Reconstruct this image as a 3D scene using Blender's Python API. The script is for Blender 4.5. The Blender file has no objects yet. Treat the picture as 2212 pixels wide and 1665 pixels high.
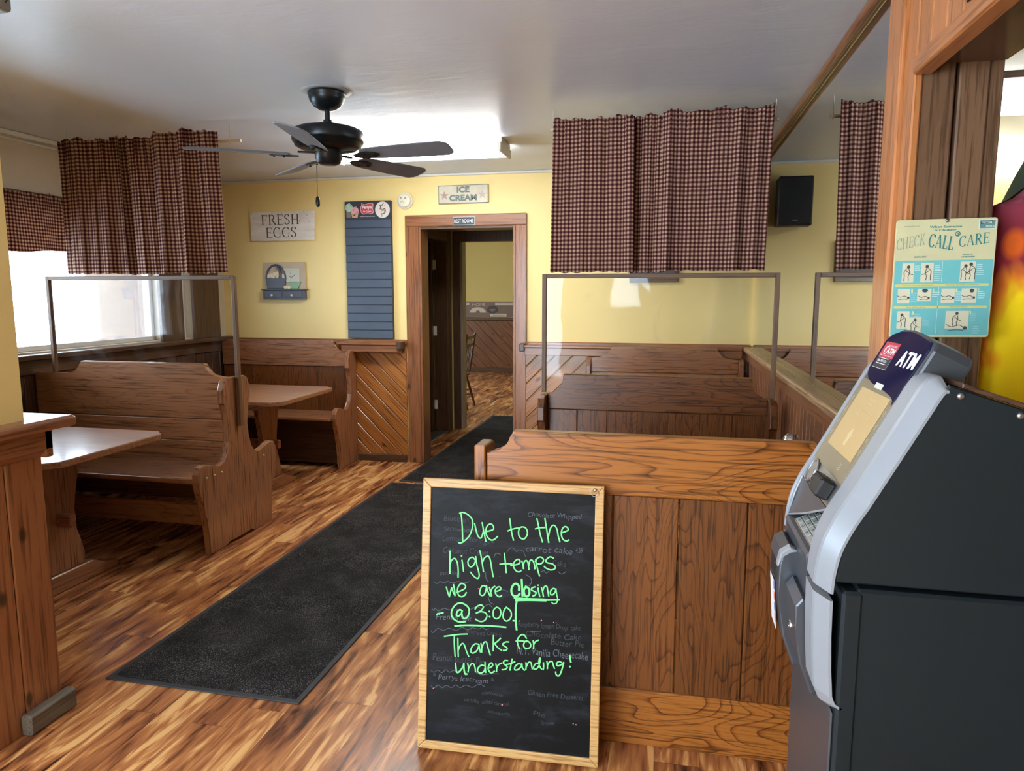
import bpy, bmesh, math, random
from mathutils import Vector, Matrix
random.seed(7)
R = math.radians
SC = bpy.context.scene
COL = SC.collection

# ---------------------------------------------------------------- camera, world, lights, exposure
cam = bpy.data.objects.new('camera', bpy.data.cameras.new('camera'))
COL.objects.link(cam)
cam.location = (0, 0, 1.5)
cam.rotation_euler = (R(90 - 7.4), 0, R(12.2))
cam.data.sensor_width = 36
cam.data.lens = 1534 / 2212 * 36
cam.data.clip_start = 0.02
SC.camera = cam

wd = bpy.data.worlds.new('sky'); SC.world = wd; wd.use_nodes = True
wn = wd.node_tree.nodes; wl = wd.node_tree.links
bg = wn['Background']
bg.inputs['Color'].default_value = (0.70, 0.85, 1.0, 1)
bg.inputs['Strength'].default_value = 9.0

vs = SC.view_settings
vs.view_transform = 'Standard'; vs.look = 'None'; vs.gamma = 1.0; vs.use_curve_mapping = False
vs.exposure = 1.05
try:
    SC.cycles.max_bounces = 8; SC.cycles.diffuse_bounces = 4; SC.cycles.glossy_bounces = 4
    SC.cycles.transmission_bounces = 6; SC.cycles.transparent_max_bounces = 10
    SC.cycles.caustics_reflective = False; SC.cycles.caustics_refractive = False
    SC.cycles.sample_clamp_indirect = 6.0
    SC.cycles.use_denoising = True
except Exception:
    pass

def area(name, loc, rot, sx, sy, power, color=(1, 1, 1), portal=False):
    l = bpy.data.lights.new(name, 'AREA'); l.shape = 'RECTANGLE'; l.size = sx; l.size_y = sy
    l.energy = power; l.color = color
    o = bpy.data.objects.new(name, l); COL.objects.link(o); o.location = loc; o.rotation_euler = rot
    if portal: l.cycles.is_portal = True
    return o
# daylight entering by the windows, some of them added out of view (portals only guide the sky's own light)
area('daylight_portal', (-4.16, 3.7, 1.6), (0, R(-90), 0), 1.0, 2.8, 1, portal=True)
area('daylight_portal', (-2.75, -3.07, 1.3), (R(90), 0, 0), 2.3, 2.3, 1, portal=True)
area('daylight_portal', (-6.21, 9.0, 1.6), (0, R(-90), 0), 1.4, 1.6, 1, portal=True)
area('daylight_portal', (-4.16, -1.5, 1.4), (0, R(-90), 0), 1.9, 2.0, 1, portal=True)

# ---------------------------------------------------------------- colour and node helpers
def C(r, g, b):
    f = lambda v: (v / 255 / 12.92) if v / 255 <= 0.04045 else ((v / 255 + 0.055) / 1.055) ** 2.4
    return (f(r), f(g), f(b), 1)
class NT:
    def __init__(s, name):
        s.m = bpy.data.materials.new(name); s.m.use_nodes = True
        s.t = s.m.node_tree; s.b = s.t.nodes['Principled BSDF']
    def new(s, ty, **kw):
        n = s.t.nodes.new(ty)
        for k, v in kw.items(): setattr(n, k, v)
        return n
    def put(s, sock, v):
        if v is None: return
        if hasattr(v, 'is_output'): s.t.links.new(v, sock)
        else: sock.default_value = v
    def coord(s, out='Object'):
        return s.new('ShaderNodeTexCoord').outputs[out]
    def mapp(s, v, scale=(1, 1, 1), rot=(0, 0, 0), loc=(0, 0, 0)):
        n = s.new('ShaderNodeMapping'); s.put(n.inputs['Vector'], v)
        n.inputs['Scale'].default_value = scale; n.inputs['Rotation'].default_value = rot; n.inputs['Location'].default_value = loc
        return n.outputs[0]
    def noise(s, v, scale, detail=2, rough=0.5, dist=0.0, out='Fac'):
        n = s.new('ShaderNodeTexNoise'); s.put(n.inputs['Vector'], v)
        n.inputs['Scale'].default_value = scale; n.inputs['Detail'].default_value = detail
        n.inputs['Roughness'].default_value = rough; n.inputs['Distortion'].default_value = dist
        return n.outputs[out]
    def voro(s, v, scale, out='Distance', **kw):
        n = s.new('ShaderNodeTexVoronoi', **kw); s.put(n.inputs['Vector'], v); n.inputs['Scale'].default_value = scale
        return n.outputs[out]
    def white(s, v, out='Value'):
        n = s.new('ShaderNodeTexWhiteNoise'); s.put(n.inputs['Vector'], v); return n.outputs[out]
    def ma(s, op, a, b=0.0, clamp=False):
        n = s.new('ShaderNodeMath', operation=op); n.use_clamp = clamp; s.put(n.inputs[0], a); s.put(n.inputs[1], b); return n.outputs[0]
    def vm(s, op, a, b=None):
        n = s.new('ShaderNodeVectorMath', operation=op); s.put(n.inputs[0], a); s.put(n.inputs[1], b); return n.outputs[0]
    def sep(s, v):
        n = s.new('ShaderNodeSeparateXYZ'); s.put(n.inputs[0], v); return n.outputs
    def comb(s, x=0.0, y=0.0, z=0.0):
        n = s.new('ShaderNodeCombineXYZ'); s.put(n.inputs[0], x); s.put(n.inputs[1], y); s.put(n.inputs[2], z); return n.outputs[0]
    def ramp(s, f, stops, interp='LINEAR'):
        n = s.new('ShaderNodeValToRGB'); s.put(n.inputs[0], f); e = n.color_ramp; e.interpolation = interp
        while len(e.elements) < len(stops): e.elements.new(0.5)
        for i, (p, c) in enumerate(stops):
            e.elements[i].position = p; e.elements[i].color = c if len(c) == 4 else (*c, 1)
        return n.outputs[0]
    def mix(s, f, a, b, mode='MIX'):
        n = s.new('ShaderNodeMix', data_type='RGBA', blend_type=mode)
        s.put(n.inputs[0], f); s.put(n.inputs[6], a); s.put(n.inputs[7], b); return n.outputs[2]
    def island(s): return s.new('ShaderNodeNewGeometry').outputs['Random Per Island']
    def bump(s, h, strength=0.2, dist=0.01):
        n = s.new('ShaderNodeBump'); s.put(n.inputs['Height'], h); n.inputs['Strength'].default_value = strength; n.inputs['Distance'].default_value = dist
        s.t.links.new(n.outputs[0], s.b.inputs['Normal'])
    def fin(s, color=None, rough=None, metal=None, spec=None, **kw):
        s.put(s.b.inputs['Base Color'], color); s.put(s.b.inputs['Roughness'], rough); s.put(s.b.inputs['Metallic'], metal)
        s.put(s.b.inputs['Specular IOR Level'], spec)
        for k, v in kw.items(): s.put(s.b.inputs[k.replace('_', ' ')], v)
        return s.m

def plain(name, col, rough=0.5, metal=0.0, spec=0.5, var=0.06, scale=6.0, bump=0.0, bscale=120.0):
    n = NT(name); co = n.coord()
    f = n.noise(co, scale, 3, 0.6)
    dark = tuple(x * (1 - var) for x in col[:3]) + (1,); lite = tuple(min(1, x * (1 + var)) for x in col[:3]) + (1,)
    c = n.ramp(f, [(0.3, dark), (0.7, lite)])
    if bump: n.bump(n.noise(co, bscale, 3, 0.6), bump, 0.002)
    return n.fin(c, rough, metal, spec)

SWZ = {'X': (0, 1, 2), 'Y': (1, 0, 2), 'Z': (2, 1, 0)}
def wood(name, light, mid, dark, axis='X', scale=1.0, rings=9.0, contrast=0.9, rough=0.35, knots=0.0, rot=(0, 0, 0), pore=0.65, coat=0.0, dirt=0.0):
    """grain runs along axis; cathedral figure from contour lines of a stretched noise, plus pores"""
    n = NT(name); co = n.coord()
    if any(rot): co = n.mapp(co, rot=rot)
    isl = n.island()
    off = n.comb(n.ma('MULTIPLY', isl, 37.0), n.ma('MULTIPLY', isl, 91.0), n.ma('MULTIPLY', isl, 53.0))
    v = n.vm('ADD', co, off)
    st = [4.2 * scale] * 3; st['XYZ'.index(axis)] = 0.75 * scale
    vv = n.mapp(v, scale=tuple(st))
    big = n.noise(vv, 1.0, 2, 0.45, 0.25)
    ring = n.ma('FRACT', n.ma('ADD', n.ma('MULTIPLY', big, rings), n.ma('MULTIPLY', n.noise(n.mapp(v, scale=tuple(x * 6 for x in st)), 1.0, 2), 0.35)))
    ring = n.ramp(ring, [(0.0, (0, 0, 0, 1)), (0.13, (.5, .5, .5, 1)), (0.4, (1, 1, 1, 1)), (0.94, (.92, .92, .92, 1)), (1.0, (0, 0, 0, 1))])
    fs = [95.0 * scale] * 3; fs['XYZ'.index(axis)] = 3.0 * scale
    fine = n.noise(n.mapp(v, scale=tuple(fs)), 1.0, 3, 0.6)
    ring = n.ma('SUBTRACT', 1.0, n.ma('MULTIPLY', n.ma('SUBTRACT', 1.0, ring), contrast))
    mm = n.ma('ADD', n.ma('MULTIPLY', ring, 0.66), n.ma('MULTIPLY', fine, 0.42))
    lo = 0.30
    col = n.ramp(mm, [(max(0.02, lo - 0.1), dark), (max(0.1, lo + 0.12), mid), (0.76, light), (0.97, light)])
    pr = n.ramp(fine, [(0.36, (0, 0, 0, 1)), (0.5, (1, 1, 1, 1))])
    col = n.mix(n.ma('MULTIPLY', n.ma('SUBTRACT', 1.0, pr), pore), col, dark)
    tone = n.noise(n.mapp(v, scale=tuple(x * 0.25 for x in st)), 1.0, 1)
    hv = n.new('ShaderNodeHueSaturation'); n.put(hv.inputs['Color'], col)
    n.put(hv.inputs['Value'], n.ma('ADD', 0.70, n.ma('ADD', n.ma('MULTIPLY', tone, 0.36), n.ma('MULTIPLY', isl, 0.24))))
    col = hv.outputs[0]
    if knots:
        sp = n.sep(v); ai = 'XYZ'.index(axis); o1, o2 = [q for q in (0, 1, 2) if q != ai]
        kv = n.comb(n.ma('MULTIPLY', sp[ai], 3.2), n.ma('MULTIPLY', n.ma('ADD', sp[o1], sp[o2]), 6.0), 0.0)
        d = n.voro(kv, 1.0, voronoi_dimensions='2D'); cc = n.sep(n.voro(kv, 1.0, 'Color', voronoi_dimensions='2D'))[0]
        k = n.ma('MULTIPLY', n.ramp(d, [(0.05, (1, 1, 1, 1)), (0.11, (0, 0, 0, 1))]), n.ma('GREATER_THAN', cc, 1 - knots))
        col = n.mix(n.ma('MULTIPLY', k, 0.85), col, (0.018, 0.009, 0.006, 1))
    if dirt:
        dd = n.ramp(n.noise(co, 3.0, 4, 0.7), [(0.5, (0, 0, 0, 1)), (0.75, (1, 1, 1, 1))])
        col = n.mix(n.ma('MULTIPLY', dd, dirt), col, C(150, 130, 115))
    n.bump(fine, 0.12, 0.002)
    rr = n.ma('ADD', rough - 0.05, n.ma('MULTIPLY', fine, 0.12))
    n.fin(col, rr, 0.0, 0.5)
    if coat: n.b.inputs['Coat Weight'].default_value = coat; n.b.inputs['Coat Roughness'].default_value = 0.12
    return n.m

OAKL, OAKM, OAKD = C(160, 98, 40), C(126, 70, 24), C(58, 29, 10)
oak = {a: wood('oak_' + a, OAKL, OAKM, OAKD, a, 1.3, 26, 0.9, 0.3, coat=0.25) for a in 'XYZ'}
OKL, OKM, OKD = C(112, 65, 28), C(84, 45, 17), C(40, 20, 9)
oakp = {a: wood('oak_plank_' + a, OKL, OKM, OKD, a, 1.4, 26, 0.8, 0.33, coat=0.2) for a in 'XYZ'}
BRL, BRM, BRD = C(156, 106, 72), C(128, 80, 52), C(70, 40, 26)
brn = {a: wood('booth_oak_' + a, BRL, BRM, BRD, a, 1.1, 18, 0.6, 0.28, coat=0.35) for a in 'XYZ'}
PIL, PIM, PID = C(172, 110, 54), C(146, 86, 36), C(88, 46, 18)
pineA = wood('pine_diagonal_down', PIL, PIM, PID, 'X', 1.1, 7, 0.4, 0.28, knots=0.28, rot=(0, R(-43), 0), coat=0.3)
pineB = wood('pine_diagonal_up', PIL, PIM, PID, 'X', 1.1, 7, 0.4, 0.28, knots=0.28, rot=(0, R(43), 0), coat=0.3)
pineF = wood('pine_diagonal_far', C(132, 84, 60), C(110, 66, 46), C(60, 34, 24), 'X', 1.1, 4, 0.6, 0.35, knots=0.3, rot=(0, R(-43), 0))
TRL, TRM, TRD = C(146, 94, 60), C(122, 74, 46), C(72, 40, 26)
trim = {a: wood('pine_trim_' + a, TRL, TRM, TRD, a, 1.0, 6, 0.32, 0.3, knots=0.4, coat=0.25) for a in 'XYZ'}
ORL, ORM, ORD = C(180, 116, 66), C(160, 96, 50), C(118, 66, 32)
orange = {a: wood('orange_pine_' + a, ORL, ORM, ORD, a, 1.2, 8, 0.3, 0.35, coat=0.3) for a in 'XYZ'}
DKL, DKM, DKD = C(88, 62, 46), C(68, 44, 32), C(38, 24, 18)
dark = {a: wood('dark_wood_' + a, DKL, DKM, DKD, a, 1.2, 4, 0.6, 0.35, coat=0.15) for a in 'XYZ'}
JML, JMM, JMD = C(112, 84, 62), C(92, 66, 46), C(58, 40, 28)
jambw = wood('jamb_board', JML, JMM, JMD, 'Z', 1.6, 5, 0.4, 0.3, knots=0.3, coat=0.35)
framew = wood('light_oak_frame', C(206, 164, 104), C(184, 138, 78), C(140, 96, 48), 'X', 1.5, 5, 0.5, 0.4)
tabw = {a: wood('table_oak_' + a, BRL, BRM, BRD, a, 1.1, 14, 0.45, 0.36, coat=0.6) for a in 'XYZ'}
divw = {a: wood('divider_frame_' + a, C(108, 78, 54), C(86, 58, 38), C(50, 32, 20), a, 1.5, 6, 0.5, 0.5) for a in 'XYZ'}

def floor_mat():
    n = NT('tigerwood_laminate'); co = n.coord(); s = n.sep(co)
    pw, pl = 0.145, 1.22
    ix = n.ma('FLOOR', n.ma('DIVIDE', s[0], pw))
    offy = n.ma('MULTIPLY', n.white(n.comb(ix, 3.0, 0.0)), pl)
    yy = n.ma('DIVIDE', n.ma('ADD', s[1], offy), pl)
    iy = n.ma('FLOOR', yy)
    rnd = n.white(n.comb(ix, iy, 1.0))
    v = n.comb(n.ma('ADD', n.ma('MULTIPLY', s[0], 5.6), n.ma('MULTIPLY', rnd, 40.0)), n.ma('ADD', n.ma('MULTIPLY', s[1], 1.05), n.ma('MULTIPLY', rnd, 17.0)), n.ma('MULTIPLY', rnd, 9.0))
    a = n.noise(v, 1.9, 3, 0.6, 1.1)
    b = n.noise(n.mapp(v, scale=(3.2, 1.3, 1)), 1.6, 3, 0.6, 0.6)
    f = n.noise(n.mapp(v, scale=(14, 1.6, 1)), 2.0, 2, 0.6)
    k = n.ma('ADD', n.ma('MULTIPLY', a, 0.62), n.ma('ADD', n.ma('MULTIPLY', b, 0.36), n.ma('MULTIPLY', f, 0.10)))
    k = n.ma('ADD', k, n.ma('MULTIPLY', n.ma('SUBTRACT', rnd, 0.5), 0.07))
    col = n.ramp(k, [(0.40, C(62, 33, 21)), (0.455, C(112, 64, 38)), (0.515, C(158, 98, 58)), (0.57, C(186, 122, 72)), (0.63, C(230, 178, 114))])
    fx = n.ma('FRACT', n.ma('DIVIDE', s[0], pw)); fy = n.ma('FRACT', yy)
    ex = n.ma('LESS_THAN', n.ma('PINGPONG', fx, 0.5), 0.008); ey = n.ma('LESS_THAN', n.ma('PINGPONG', fy, 0.5), 0.0012)
    seam = n.ma('MAXIMUM', ex, ey)
    col = n.mix(n.ma('MULTIPLY', seam, 0.55), col, C(56, 30, 18))
    n.bump(n.ma('SUBTRACT', n.ma('MULTIPLY', f, 0.3), seam), 0.15, 0.002)
    n.fin(col, n.ma('ADD', 0.22, n.ma('MULTIPLY', b, 0.12)), 0.0, 0.5)
    return n.m
FLOOR = floor_mat()
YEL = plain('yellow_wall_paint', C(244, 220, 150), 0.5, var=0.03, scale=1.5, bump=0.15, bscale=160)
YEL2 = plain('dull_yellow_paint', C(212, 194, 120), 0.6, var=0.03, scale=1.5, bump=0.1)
def ceil_mat():
    n = NT('ceiling_gloss_paint'); co = n.coord()
    f = n.noise(co, 1.1, 4, 0.6)
    c = n.ramp(f, [(0.3, C(222, 231, 243)), (0.7, C(230, 238, 248))])
    v = n.voro(co, 5.0, 'Color')
    w = n.noise(n.mapp(co, scale=(1.2, 2.6, 1)), 2.4, 4, 0.62, 0.6)
    n.bump(n.ma('ADD', w, n.ma('MULTIPLY', n.noise(co, 90, 2), 0.06)), 0.10, 0.03)
    return n.fin(c, 0.36, 0.0, 0.5)
CEIL = ceil_mat()
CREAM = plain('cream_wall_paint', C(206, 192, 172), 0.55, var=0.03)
WHITE = plain('white_plastic', C(236, 234, 228), 0.4, var=0.02)
WHITEG = plain('white_gloss_trim', C(224, 224, 222), 0.3, var=0.03)
IVORY = plain('ivory_plastic', C(238, 234, 214), 0.35, var=0.02)
BLACK = plain('black_plastic', C(26, 27, 29), 0.45, var=0.1)
BLKM = plain('black_metal', C(30, 31, 33), 0.35, 0.3, var=0.1)
FANM = plain('dark_bronze_metal', C(36, 40, 44), 0.32, 0.55, var=0.08)
BLADE = plain('fan_blade_laminate', C(118, 122, 130), 0.5, 0.0, 0.4, var=0.12, scale=9)  # blue-grey and lightened: flare haze over the blades is in this colour
CHROME = plain('chrome', C(215, 216, 218), 0.12, 1.0, var=0.02)
STEEL = plain('brushed_steel', C(168, 168, 166), 0.35, 0.9, var=0.06)
SILV = plain('silver_paint', C(152, 158, 166), 0.36, 0.15, var=0.03)
GUNM = plain('gunmetal_paint', C(84, 89, 96), 0.34, 0.5, var=0.05)
CABT = plain('dark_teal_grey_steel', C(22, 31, 35), 0.5, 0.0, 0.35, var=0.10, scale=2.5, bump=0.05)
TAUPE = plain('taupe_plastic', C(134, 122, 98), 0.3, 0.1, var=0.03)
SLATE = plain('slate_board', C(70, 82, 100), 0.45, var=0.08, scale=5)
SLATED = plain('slate_board_dark', C(44, 52, 66), 0.5, var=0.05)
GREYBL = plain('grey_blue_paint', C(92, 98, 112), 0.6, var=0.12, scale=14)
BRASS = plain('cream_rod', C(206, 184, 146), 0.4, 0.0, var=0.05)
EXT = plain('weathered_outside_wall', C(120, 96, 84), 0.8, var=0.15)
GRND = plain('pale_outdoor_ground', C(196, 198, 200), 0.9, var=0.08)
RUB = plain('mat_rubber_edge', C(44, 46, 50), 0.6, var=0.06)
GREEN = plain('green_chalk_marker', C(120, 250, 140), 0.6, var=0.08, scale=60)
GHOSTM = plain('faded_chalk', C(84, 90, 98), 0.8, var=0.35, scale=25)
GHOST2 = plain('fainter_chalk', C(54, 59, 66), 0.8, var=0.4, scale=25)
PINK = plain('pink_chalk', C(230, 130, 150), 0.7)
def flat(name, r, g, b, rough=0.5): return plain(name, C(r, g, b), rough, var=0.03)
PAL = {}
def P(r, g, b):
    k = (r, g, b)
    if k not in PAL: PAL[k] = flat('paint_%d_%d_%d' % k, *k)
    return PAL[k]

def gingham():
    n = NT('burgundy_tan_gingham'); uv = n.coord('UV'); s = n.sep(uv)
    per = 0.0225
    def band(x):
        p = n.ma('PINGPONG', n.ma('DIVIDE', x, per), 0.5)
        return n.ramp(p, [(0.20, (0, 0, 0, 1)), (0.30, (1, 1, 1, 1))])
    a, b = band(s[0]), band(s[1])
    f = n.ma('MULTIPLY', n.ma('ADD', a, b), 0.5)
    col = n.ramp(f, [(0.0, C(208, 180, 154)), (0.5, C(134, 86, 78)), (1.0, C(70, 31, 31))])
    wv = n.noise(n.mapp(uv, scale=(900, 900, 1)), 1.0, 1)
    n.bump(wv, 0.15, 0.001)
    n.fin(col, 0.85, 0.0, 0.15)
    tr = n.new('ShaderNodeBsdfTranslucent'); n.put(tr.inputs['Color'], col)
    mx = n.new('ShaderNodeMixShader'); mx.inputs[0].default_value = 0.32
    n.t.links.new(n.b.outputs[0], mx.inputs[1]); n.t.links.new(tr.outputs[0], mx.inputs[2])
    n.t.links.new(mx.outputs[0], n.t.nodes['Material Output'].inputs[0])
    return n.m
GING = gingham()

def carpet():
    n = NT('charcoal_mat_pile'); co = n.coord()
    f = n.noise(co, 320, 2, 0.7); g = n.noise(co, 5, 3, 0.6)
    c = n.ramp(n.ma('ADD', f, n.ma('MULTIPLY', n.ma('SUBTRACT', g, 0.5), 0.2)), [(0.46, C(22, 22, 24)), (0.57, C(48, 47, 49)), (0.68, C(140, 134, 128))])
    n.bump(f, 0.8, 0.006)
    return n.fin(c, 0.95, 0.0, 0.15)
CARPET = carpet()

def clear(name, tint=(1, 1, 1), gloss=0.06, rough=0.03, smear=0.0):
    n = NT(name); co = n.coord()
    tr = n.new('ShaderNodeBsdfTransparent'); tr.inputs[0].default_value = (*tint, 1)
    gl = n.new('ShaderNodeBsdfGlossy'); gl.inputs['Roughness'].default_value = rough
    fr = n.new('ShaderNodeFresnel'); fr.inputs[0].default_value = 1.35
    bm = n.new('ShaderNodeBump'); bm.inputs['Strength'].default_value = 0.12; bm.inputs['Distance'].default_value = 0.02
    n.put(bm.inputs['Height'], n.noise(co, 3.0, 1, 0.4, 0.8))
    n.t.links.new(bm.outputs[0], gl.inputs['Normal'])
    f = n.ma('ADD', n.ma('MULTIPLY', fr.outputs[0], 0.55), gloss - 0.04)
    mx = n.new('ShaderNodeMixShader'); n.put(mx.inputs[0], f)
    n.t.links.new(tr.outputs[0], mx.inputs[1]); n.t.links.new(gl.outputs[0], mx.inputs[2])
    last = mx.outputs[0]
    if smear:
        df = n.new('ShaderNodeBsdfDiffuse'); df.inputs[0].default_value = (0.8, 0.8, 0.8, 1)
        w = n.ramp(n.noise(co, 2.2, 4, 0.65, 1.6), [(0.52, (0, 0, 0, 1)), (0.8, (1, 1, 1, 1))])
        m2 = n.new('ShaderNodeMixShader'); n.put(m2.inputs[0], n.ma('MULTIPLY', w, smear))
        n.t.links.new(last, m2.inputs[1]); n.t.links.new(df.outputs[0], m2.inputs[2]); last = m2.outputs[0]
    n.t.links.new(last, n.t.nodes['Material Output'].inputs[0])
    return n.m
ACRYL = clear('scuffed_clear_acrylic', (0.97, 0.97, 0.96), 0.042, 0.03, 0.07)
PANE = clear('window_glass', (0.95, 0.97, 0.98), 0.05, 0.01)
SHEETM = clear('crinkled_clear_plastic', (0.86, 0.93, 0.95), 0.14, 0.08, 0.12)
def mirror_mat():
    n = NT('mirror_silver'); co = n.coord()
    return n.fin(n.ramp(n.noise(co, 1.5, 2), [(0.3, C(244, 245, 241)), (0.7, C(247, 248, 244))]), 0.015, 1.0)
MIRROR = mirror_mat()
def emit(name, col, st):
    n = NT(name); n.fin(C(*col), 0.4); n.b.inputs['Emission Color'].default_value = C(*col); n.b.inputs['Emission Strength'].default_value = st
    return n.m
LENS = emit('lit_lamp_lens', (255, 253, 248), 15.0)
LENS2 = emit('lit_lamp_lens_soft', (255, 253, 248), 8.0)
ATMW = emit('lit_white_letters', (255, 255, 255), 2.2)
SCREEN = emit('lit_screen_tan', (186, 158, 108), 0.06)
SCREENT = emit('lit_screen_text', (204, 182, 134), 0.06)
NAVY = emit('backlit_navy_panel', (9, 13, 32), 0.0)
NAVY.node_tree.nodes['Principled BSDF'].inputs['Roughness'].default_value = 0.08
NAVY.node_tree.nodes['Principled BSDF'].inputs['Emission Color'].default_value = C(40, 80, 190)
NAVY.node_tree.nodes['Principled BSDF'].inputs['Emission Strength'].default_value = 0.035  # faint blue emission mixes the sign's backlight with flare glow round its letters
def chalkboard_mat():
    n = NT('black_chalkboard'); co = n.coord()
    m = n.noise(n.mapp(co, scale=(5, 5, 16)), 1.0, 5, 0.7, 0.4)
    f = n.noise(n.mapp(co, scale=(40, 40, 90)), 1.0, 3, 0.7)
    k = n.ma('MULTIPLY', n.ramp(m, [(0.50, (0, 0, 0, 1)), (0.72, (1, 1, 1, 1))]), n.ma('ADD', 0.35, n.ma('MULTIPLY', f, 0.9)))
    c = n.mix(k, C(6, 7, 9), C(38, 42, 50))
    return n.fin(c, 0.5, 0.0, 0.18)
CHALK = chalkboard_mat()
def tie_dye():
    n = NT('tie_dye_cotton'); co = n.coord(); s = n.sep(co)
    w = n.noise(n.mapp(co, scale=(7, 7, 2.2)), 1.0, 4, 0.65, 1.2)
    k = n.ma('ADD', s[2], n.ma('MULTIPLY', n.ma('SUBTRACT', w, 0.5), 0.42))
    edge = n.ma('MULTIPLY', n.ma('MAXIMUM', n.ma('SUBTRACT', 0.06, s[0]), 0.0), n.ma('MAXIMUM', n.ma('SUBTRACT', 0.62, s[2]), 0.0))
    kk = n.ma('ADD', k, n.ma('MULTIPLY', edge, 14.0))
    c = n.ramp(kk, [(0.02, C(126, 30, 40)), (0.08, C(214, 92, 24)), (0.13, C(240, 196, 22)), (0.44, C(246, 208, 24)), (0.50, C(222, 120, 34)), (0.55, C(138, 40, 52)), (0.66, C(128, 52, 66)), (0.8, C(176, 122, 130))])
    spots = n.ramp(n.voro(n.mapp(co, scale=(6, 6, 4)), 1.0), [(0.12, (1, 1, 1, 1)), (0.2, (0, 0, 0, 1))])
    c = n.mix(n.ma('MULTIPLY', spots, 0.8), c, C(232, 104, 22))
    n.bump(n.noise(co, 300, 1), 0.1, 0.001)
    return n.fin(c, 0.85, 0.0, 0.15)
TIEDYE = tie_dye()
def distressed():
    n = NT('distressed_white_paint'); co = n.coord()
    a = n.noise(n.mapp(co, scale=(2.2, 2, 12)), 1.6, 5, 0.7)
    b = n.noise(co, 22, 4, 0.7)
    c = n.ramp(a, [(0.24, C(140, 124, 108)), (0.33, C(220, 212, 200)), (0.6, C(240, 236, 228))])
    c = n.mix(n.ramp(b, [(0.64, (0, 0, 0, 1)), (0.70, (1, 1, 1, 1))]), c, C(110, 96, 80))
    n.bump(a, 0.2, 0.004)
    return n.fin(c, 0.7, 0.0, 0.3)
DISTR = distressed()
OLDCR = plain('aged_cream_board', C(206, 200, 180), 0.6, var=0.14, scale=9)
FABB = plain('lightened_blue_cloth', C(96, 126, 142), 0.85, var=0.12)  # blue lightened in the colour to offset the backlight behind the bag

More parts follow.
